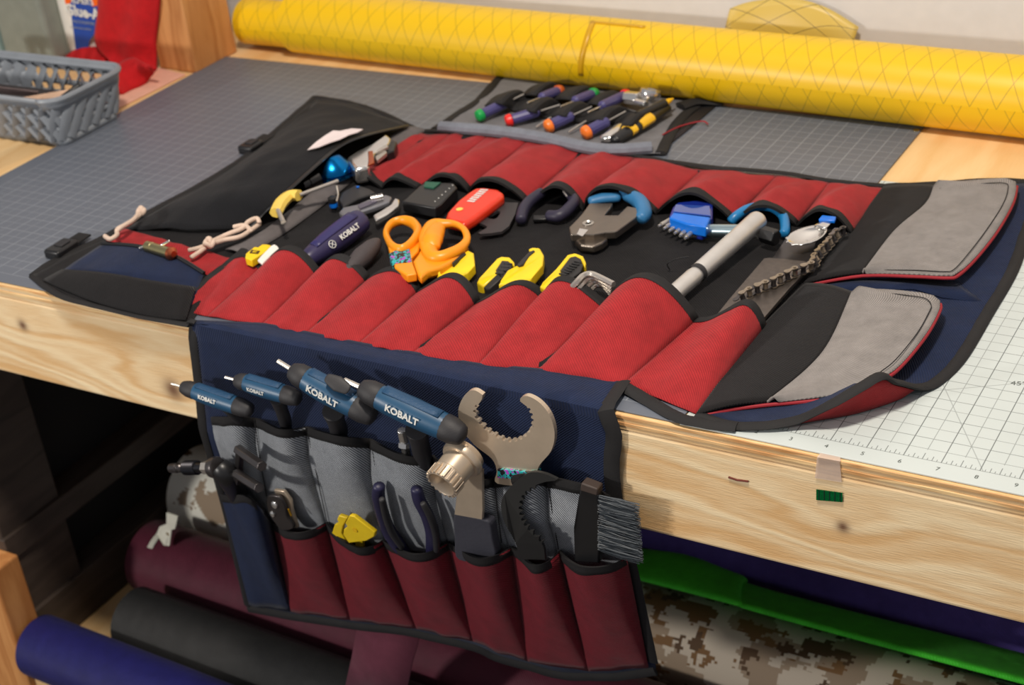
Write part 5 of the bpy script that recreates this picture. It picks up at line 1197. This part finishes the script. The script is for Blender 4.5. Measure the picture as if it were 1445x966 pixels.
grip('yellow hooked plastic grip, third of the four in the front pockets', [(412, 690), (428, 668), (470, 615), (522, 576), (570, 530), (592, 500), (585, 485), (610, 476), (650, 480), (672, 520), (665, 575), (600, 650), (565, 700)], [(517, 574), (545, 545), (588, 500), (615, 490), (622, 496), (590, 522), (556, 570), (532, 578)], .8, cut=640, bz=.05)
grip('yellow-sided black ribbed grip, rightmost of the four in the front pockets', [(645, 700), (665, 678), (740, 600), (775, 555), (805, 518), (850, 508), (895, 525), (911, 560), (905, 588), (892, 566), (880, 540), (850, 525), (820, 532), (765, 605), (772, 628), (690, 722)], [(690, 722), (772, 628), (765, 605), (820, 532), (850, 525), (882, 542), (894, 575), (880, 612), (800, 672), (735, 738)], .74, ((780, 630), (866, 560), 7), cut=660)
# --- hex key set
for k, lab in enumerate(('bent steel hex key, topmost of the nested set in the front pocket', 'bent steel hex key, second from the top of the nested set', 'bent steel hex key, third from the top of the nested set', 'smallest bent steel hex key at the bottom of the nested set')):
    o = P_(lab, 'hex_key', 'hex key', T(838 + k * 4, 390 + k * 7, .5)); o['group'] = 'nested hex keys in the front pocket'
    z = .95 - k * .16; g = G(); tube(g, [T(866 + k * -1, 401 + k * 5.5, z), T(846 + k * 3, 391 + k * 5.5, z), T(834 + k * 4, 386.5 + k * 5.5, z), T(823 + k * 5, 389 + k * 5.5, z - .02), T(812 + k * 5, 400 + k * 6, z - .1), T(790 + k * 5, 425 + k * 6, .3)], .1 - .012 * k, 6, n=4); part('hex_rod', g, M_STEEL, o, angle=25)
# --- yellow tool and white strip
o = P_('small yellow tape measure edge beside a white strip in the first front pocket', 'yellow_tape', 'tape', T(360, 355, .2))
def C3(x, y): return (330 + x / 12.04, 320 + y / 12.04)
g = plateT([C3(*p) for p in ((200, 450), (350, 330), (410, 340), (480, 290), (560, 290), (640, 310), (560, 400), (430, 480), (300, 560), (190, 520))], .62, .3); part('yellow_body', g, M_YEL, o, bevel=.04)
g = plateT([C3(*p) for p in ((300, 385), (445, 405), (410, 455), (265, 440))], .64, .02); part('dark_label', g, simple('brown_ink', (70, 48, 10), .6), o, smooth=False)
text('ES', T(*C3(355, 420), .66), T(*C3(445, 425), .66) - T(*C3(300, 410), .66), (0, 1, 0), .17, M_YEL, o, bold=.02)
o = P_('rounded white plastic strip poking out of the first front pocket', 'white_strip', 'strip', T(382, 355, .2))
g = plateT([C3(*p) for p in ((460, 490), (640, 310), (690, 292), (740, 320), (762, 355), (550, 548), (480, 620), (400, 560))], .74, .1); part('strip', g, M_WHITE, o, bevel=.03)

# ---------------------------------------------------------------- left zipped pocket contents
o = P_('bright blue anodised bell-shaped cap spilling from the zipped pocket', 'cap_tool', 'cap', T(470, 250, .35))
lathe_p = [(0, .74), (.05, .8), (.16, .8), (.18, .76), (.22, .82), (.36, .81), (.6, .68), (.8, .5), (.9, .4), (.93, .3)]
g = G(); lathe(g, T(471, 252, .35), (-.12, .12, 1), lathe_p, 40); part('cap_body', g, M_ANOBLUE, o)
o = P_('polished metal clamp with squared end inside the zipped pocket', 'metal_clamp', 'clamp', T(515, 210, .3))
g = plateT([(488, 222), (500, 214), (522, 203), (545, 187), (552, 194), (548, 200), (528, 214), (520, 234), (500, 238)], 1.0, .7); part('block', g, M_CHROME, o, bevel=.15, bseg=4)
g = plateT([(519, 213), (526, 212), (528, 229), (520, 232)], 1.03, .1); part('copper_edge', g, M_COPPER, o, bevel=.03)
g = plateT([(529, 220), (544, 211), (546, 214), (532, 225)], .85, .2); part('prong', g, M_STEEL, o, bevel=.04)
g = plateT([(530, 210), (546, 203), (548, 206), (531, 214)], .95, .15); part('prong', g, M_STEEL, o, bevel=.03)
o = P_('black plastic latch behind the polished metal clamp', 'latch', 'latch', T(552, 205, .3)); g = plateT([(543, 203), (553, 196), (560, 200), (556, 212), (546, 216)], .8, .4); part('latch_body', g, M_BLKPL, o, bevel=.05)
o = P_('glossy black socket lying by the blue bell-shaped cap', 'socket', 'socket', T(440, 255, .3))
a_, b_ = T(424, 264, .7), T(448, 252, .75); g = G(); lathe(g, a_, b_ - a_, [(0, .3), (.03, .34), (.25, .34), (.27, .3), (.33, .3), (.35, .34), ((b_ - a_).length, .34), ((b_ - a_).length + .02, .3), ((b_ - a_).length - .3, .27), ((b_ - a_).length - .3, .01)], 28, cap=False); part('socket_body', g, simple('gloss_black', (22, 20, 20), .12, .4, coat=.8), o)
# yellow-handled key
o = P_('pale yellow-handled hex driver with thin steel shaft by the zipped pocket', 'hex_driver', 'driver', T(400, 290, .5))
def C4(x, y): return (320 + x / 4.817, 220 + y / 4.817)
g = G(); tube(g, [T(*C4(335, 385), 1.0), T(*C4(370, 320), 1.02), T(*C4(430, 270), 1.05), T(*C4(490, 268), 1.08)], [.25, .26, .25, .25], 8, n=4, flat=.85, up=(0, 0, 1)); part('grip', g, M_PALEYEL, o, angle=30, bevel=.03)
g = G(); tube(g, [T(*C4(495, 265), 1.08), T(*C4(755, 170), 1.05)], .075, 10); part('shaft', g, M_STEEL, o)
g = G(); tube(g, [T(*C4(345, 360), 1.1), T(*C4(385, 450), .95)], .09, 14); lathe(g, T(*C4(385, 450), .95), T(*C4(388, 458), .9) - T(*C4(385, 450), .95), [(0, .1), (.04, .1), (.04, .05)], 14); part('peg', g, M_STEEL, o)
# beige cords
def cord(label, paths, knot, rk, z):
    o = P_(label, 'zipper_cord', 'cord', T(*knot, z))
    for p in paths:
        g = G(); tube(g, [T(*q) for q in p], .085, 10, n=6, rnd=True); part('strand', g, M_CORD, o)
    kc_ = T(*knot, z + .08); g = G(); ring_ = [kc_ + V(math.cos(q) * rk, math.sin(q) * rk * .9, .06 * math.sin(q * 3)) for q in [k * math.pi / 5 for k in range(10)]]; tube(g, ring_, .09, 10, closed=True, n=3)
    tube(g, [kc_ + V(math.sin(q) * rk * .5, .05 * math.cos(q), math.cos(q) * rk * .8 + .03) for q in [k * math.pi / 5 for k in range(10)]], .09, 10, closed=True, n=3); part('knot', g, M_CORD, o)
cord('beige elastic zip cord on the small front pocket, knot near the mat', [[(148, 333, .65), (156, 337, .7), (165, 331, .7), (166, 323, .6), (184, 314, .7), (197, 303, .6)], [(165, 326, .7), (172, 320, .8), (188, 310, .75), (196, 300, .6)]], (199, 298), .13, .5)
cord('longer beige elastic zip cord hanging from the big zipped pocket', [[(366, 314, .7), (362, 308, .8), (350, 313, .8), (342, 322, .75), (322, 330, .7), (298, 341, .6)], [(366, 316, .6), (352, 326, .6), (338, 334, .6), (318, 338, .6), (298, 344, .55)], [(355, 326, .6), (345, 318, .8), (330, 320, .8)], [(293, 345, .55), (280, 350, .55), (267, 353, .5)], [(293, 347, .5), (282, 355, .5), (270, 363, .45)]], (295, 343), .17, .55)
# brass barrel
o = P_('small brass barrel with copper end resting in the red-lined pocket', 'brass_barrel', 'barrel', T(225, 350, .6))
a_, b_ = T(207, 347, .85), T(240, 357, .85); g = G(); lathe(g, a_, b_ - a_, [(0, .16), (.03, .2), (.3, .2), (.32, .18), (.38, .18), (.4, .2), ((b_ - a_).length, .2)], 24); part('barrel_body', g, M_BRASS, o)
g = G(); lathe(g, b_, b_ - a_, [(-.02, .2), (0, .235), (.12, .235), (.2, .12)], 24); part('copper_end', g, M_COPPER, o)
g = G(); tube(g, [T(226, 347, 1.0), T(239, 340, 1.15)], .05, 10, rnd=True); part('pin', g, M_CHROME, o)
g = G(); tube(g, [T(197, 350, .8), T(208, 346, .85)], .05, 10, rnd=True); part('pin', g, M_CHROME, o)
# torn white tag on the black pocket
o = P_('torn white paper-like patch lying on the big black zipped pocket', 'white_patch', 'patch', T(480, 195, .9))
g = plateT([(434, 211), (446, 200), (460, 190), (470, 184), (480, 184.5), (496, 181), (512, 182), (505, 186), (492, 190), (480, 196), (465, 201), (450, 207)], [1.62, 1.6, 1.6, 1.58, 1.55, 1.5, 1.45, 1.5, 1.55, 1.6, 1.62, 1.64], .03); part('patch', g, simple('pinkish_paper', (226, 212, 212), .8), o, smooth=False)

# ---------------------------------------------------------------- drivers in the small pouch
def driver(label, cap, hend, z, mat_c, r=.26, shaft=None, grip_m=None):
    o = P_(label, 'precision_screwdriver', 'screwdriver', T(*cap, .15)); o['group'] = 'precision screwdrivers in the pouch'
    a_, b_ = T(*cap, z), T(*hend, z + .15); d = (b_ - a_).normalized(); L1 = (b_ - a_).length
    g = G(); lathe(g, a_ - d * .05, d, [(-.1, r * .6), (-.05, r * .92), (.05, r * 1.02), (.16, r * 1.02), (.2, r * .8)], 20); part('cap', g, mat_c, o)
    g = G(); lathe(g, a_ + d * .12, d, [(0, r * .6), (.05, r * .85), (L1 * .5, r * .85), (L1 - .1, r * .8), (L1, r * .5)], 12); part('handle', g, grip_m or simple('indigo_handle', (70, 66, 116), .4), o, angle=25)
    if shaft: g = G(); tube(g, [T(*shaft[0], z), T(*shaft[1], z + .05)], .035, 8); part('shaft', g, M_STEEL, o)
    else: g = G(); tube(g, [b_, b_ + d * 1.0], .035, 8); part('shaft', g, M_STEEL, o)
M_IND = simple('indigo_handle', (70, 66, 116), .4)
driver('green-capped violet precision screwdriver at the left of the front row', (677, 163), (712, 146), .5, M_GREENPL, grip_m=M_IND)
driver('red-capped violet precision screwdriver, second in the front row', (718, 170), (757, 158), .5, M_REDCAP, grip_m=M_IND)
driver('orange-capped violet precision screwdriver in the middle of the front row', (774, 178), (805, 164), .5, M_OR2, r=.28, grip_m=M_IND)
driver('orange-capped violet precision screwdriver nearest the chrome wrench, front row', (827, 187), (855, 172), .5, M_OR2, r=.28, grip_m=M_IND)
driver('burnt-orange-capped precision screwdriver at the left of the back row', (789, 128), (765, 137), .6, M_BURNT, r=.25, grip_m=M_IND)
driver('green-capped precision screwdriver in the middle of the back row', (838, 132), (812, 142), .6, M_GREENPL, r=.25, grip_m=M_IND)
driver('red-capped precision screwdriver in the back row, beside the chrome wrench head', (883, 134), (850, 149), .6, M_REDCAP, r=.25, grip_m=M_IND)
for lab, p in (('thin steel driver bit behind the green-capped screwdriver, back left of the pouch', ((750, 128), (776, 116))), ('thin steel shaft between the middle and right orange-capped screwdrivers', ((803, 186), (827, 171))), ('thin steel shaft left of the middle orange-capped screwdriver', ((757, 179), (777, 166))), ('thin brass-coloured shaft behind the back-row drivers', ((836, 147), (858, 134)))):
    g = G(); tube(g, [T(*p[0], .35), T(*p[1], .5)], .045, 8, rnd=True); o = part('driver_bit', g, M_STEEL, None, org=T(*p[0], .3)); tag(o, lab, 'bit')
o = P_('chrome adjustable wrench with wide jaws at the back right of the pouch', 'adjustable_wrench', 'wrench', T(905, 138, .2))
g = G(); tube(g, [T(883, 137, .7), T(902, 139, .75)], .28, 6); part('worm_block', g, M_CHROME, o, angle=20, bevel=.03)
g = G(); tube(g, [T(898, 143, .7), T(912, 147, .75)], .14, 8); part('shank', g, M_CHROME, o, bevel=.02)
g = G(); lathe(g, T(914, 148, .45), V(.15, .35, 1), [(0, .26), (.2, .38), (.5, .46), (.65, .42), (.65, .26), (.3, .2)], 24); part('jaw_head', g, M_CHROME, o)
g = G(); tube(g, [T(874, 177, .5), T(857, 195, .45)], [.2, .32], 14, flat=.5, up=(0, 0, 1), rnd=True); part('handle_end', g, M_CHROME, o)
M_CUT = simple('amber_yellow_plastic', (250, 190, 40), .35)
o = P_('black and yellow box cutter at the right end of the pouch, front row', 'box_cutter', 'box cutter', T(890, 182, .2))
a_, b_ = T(868, 197, .45), T(940, 152, .55)
g = G(); tube(g, [a_, a_.lerp(b_, .5), b_], [.27, .31, .26], 12, flat=.75, up=(0, 0, 1), rnd=True); part('body', g, M_BLKPL, o)
for t0, t1, r_ in ((.24, .33, .325), (.42, .66, .33)):
    g = G(); tube(g, [a_.lerp(b_, t0) + V(0, 0, .03), a_.lerp(b_, t1) + V(0, 0, .03)], r_, 12, flat=.72, up=(0, 0, 1)); part('yellow_band', g, M_CUT, o)
o = P_('slim black pen-like tool with yellow tip at the back right corner of the pouch', 'pen_tool', 'pen', T(930, 152, .2))
a_, b_ = T(900, 164, .75), T(938, 146, .75); g = G(); tube(g, [a_, b_], .2, 12); part('barrel', g, M_BLKPL, o)
g = G(); tube(g, [b_, b_.lerp(T(950, 139, .75), .6), T(950, 139, .75)], [.15, .1, .03], 12); part('yellow_tip', g, M_CUT, o)
g = G(); tube(g, smooth_path(TT((935, 190, .25), (960, 178, .2), (990, 171, .2), (999, 175, .2)), 4), .03, 6); o = part('red_thread', g, M_PIPING, None, org=T(960, 178, .2)); tag(o, 'loose red thread on the cutting mat beside the screwdriver pouch', 'thread')
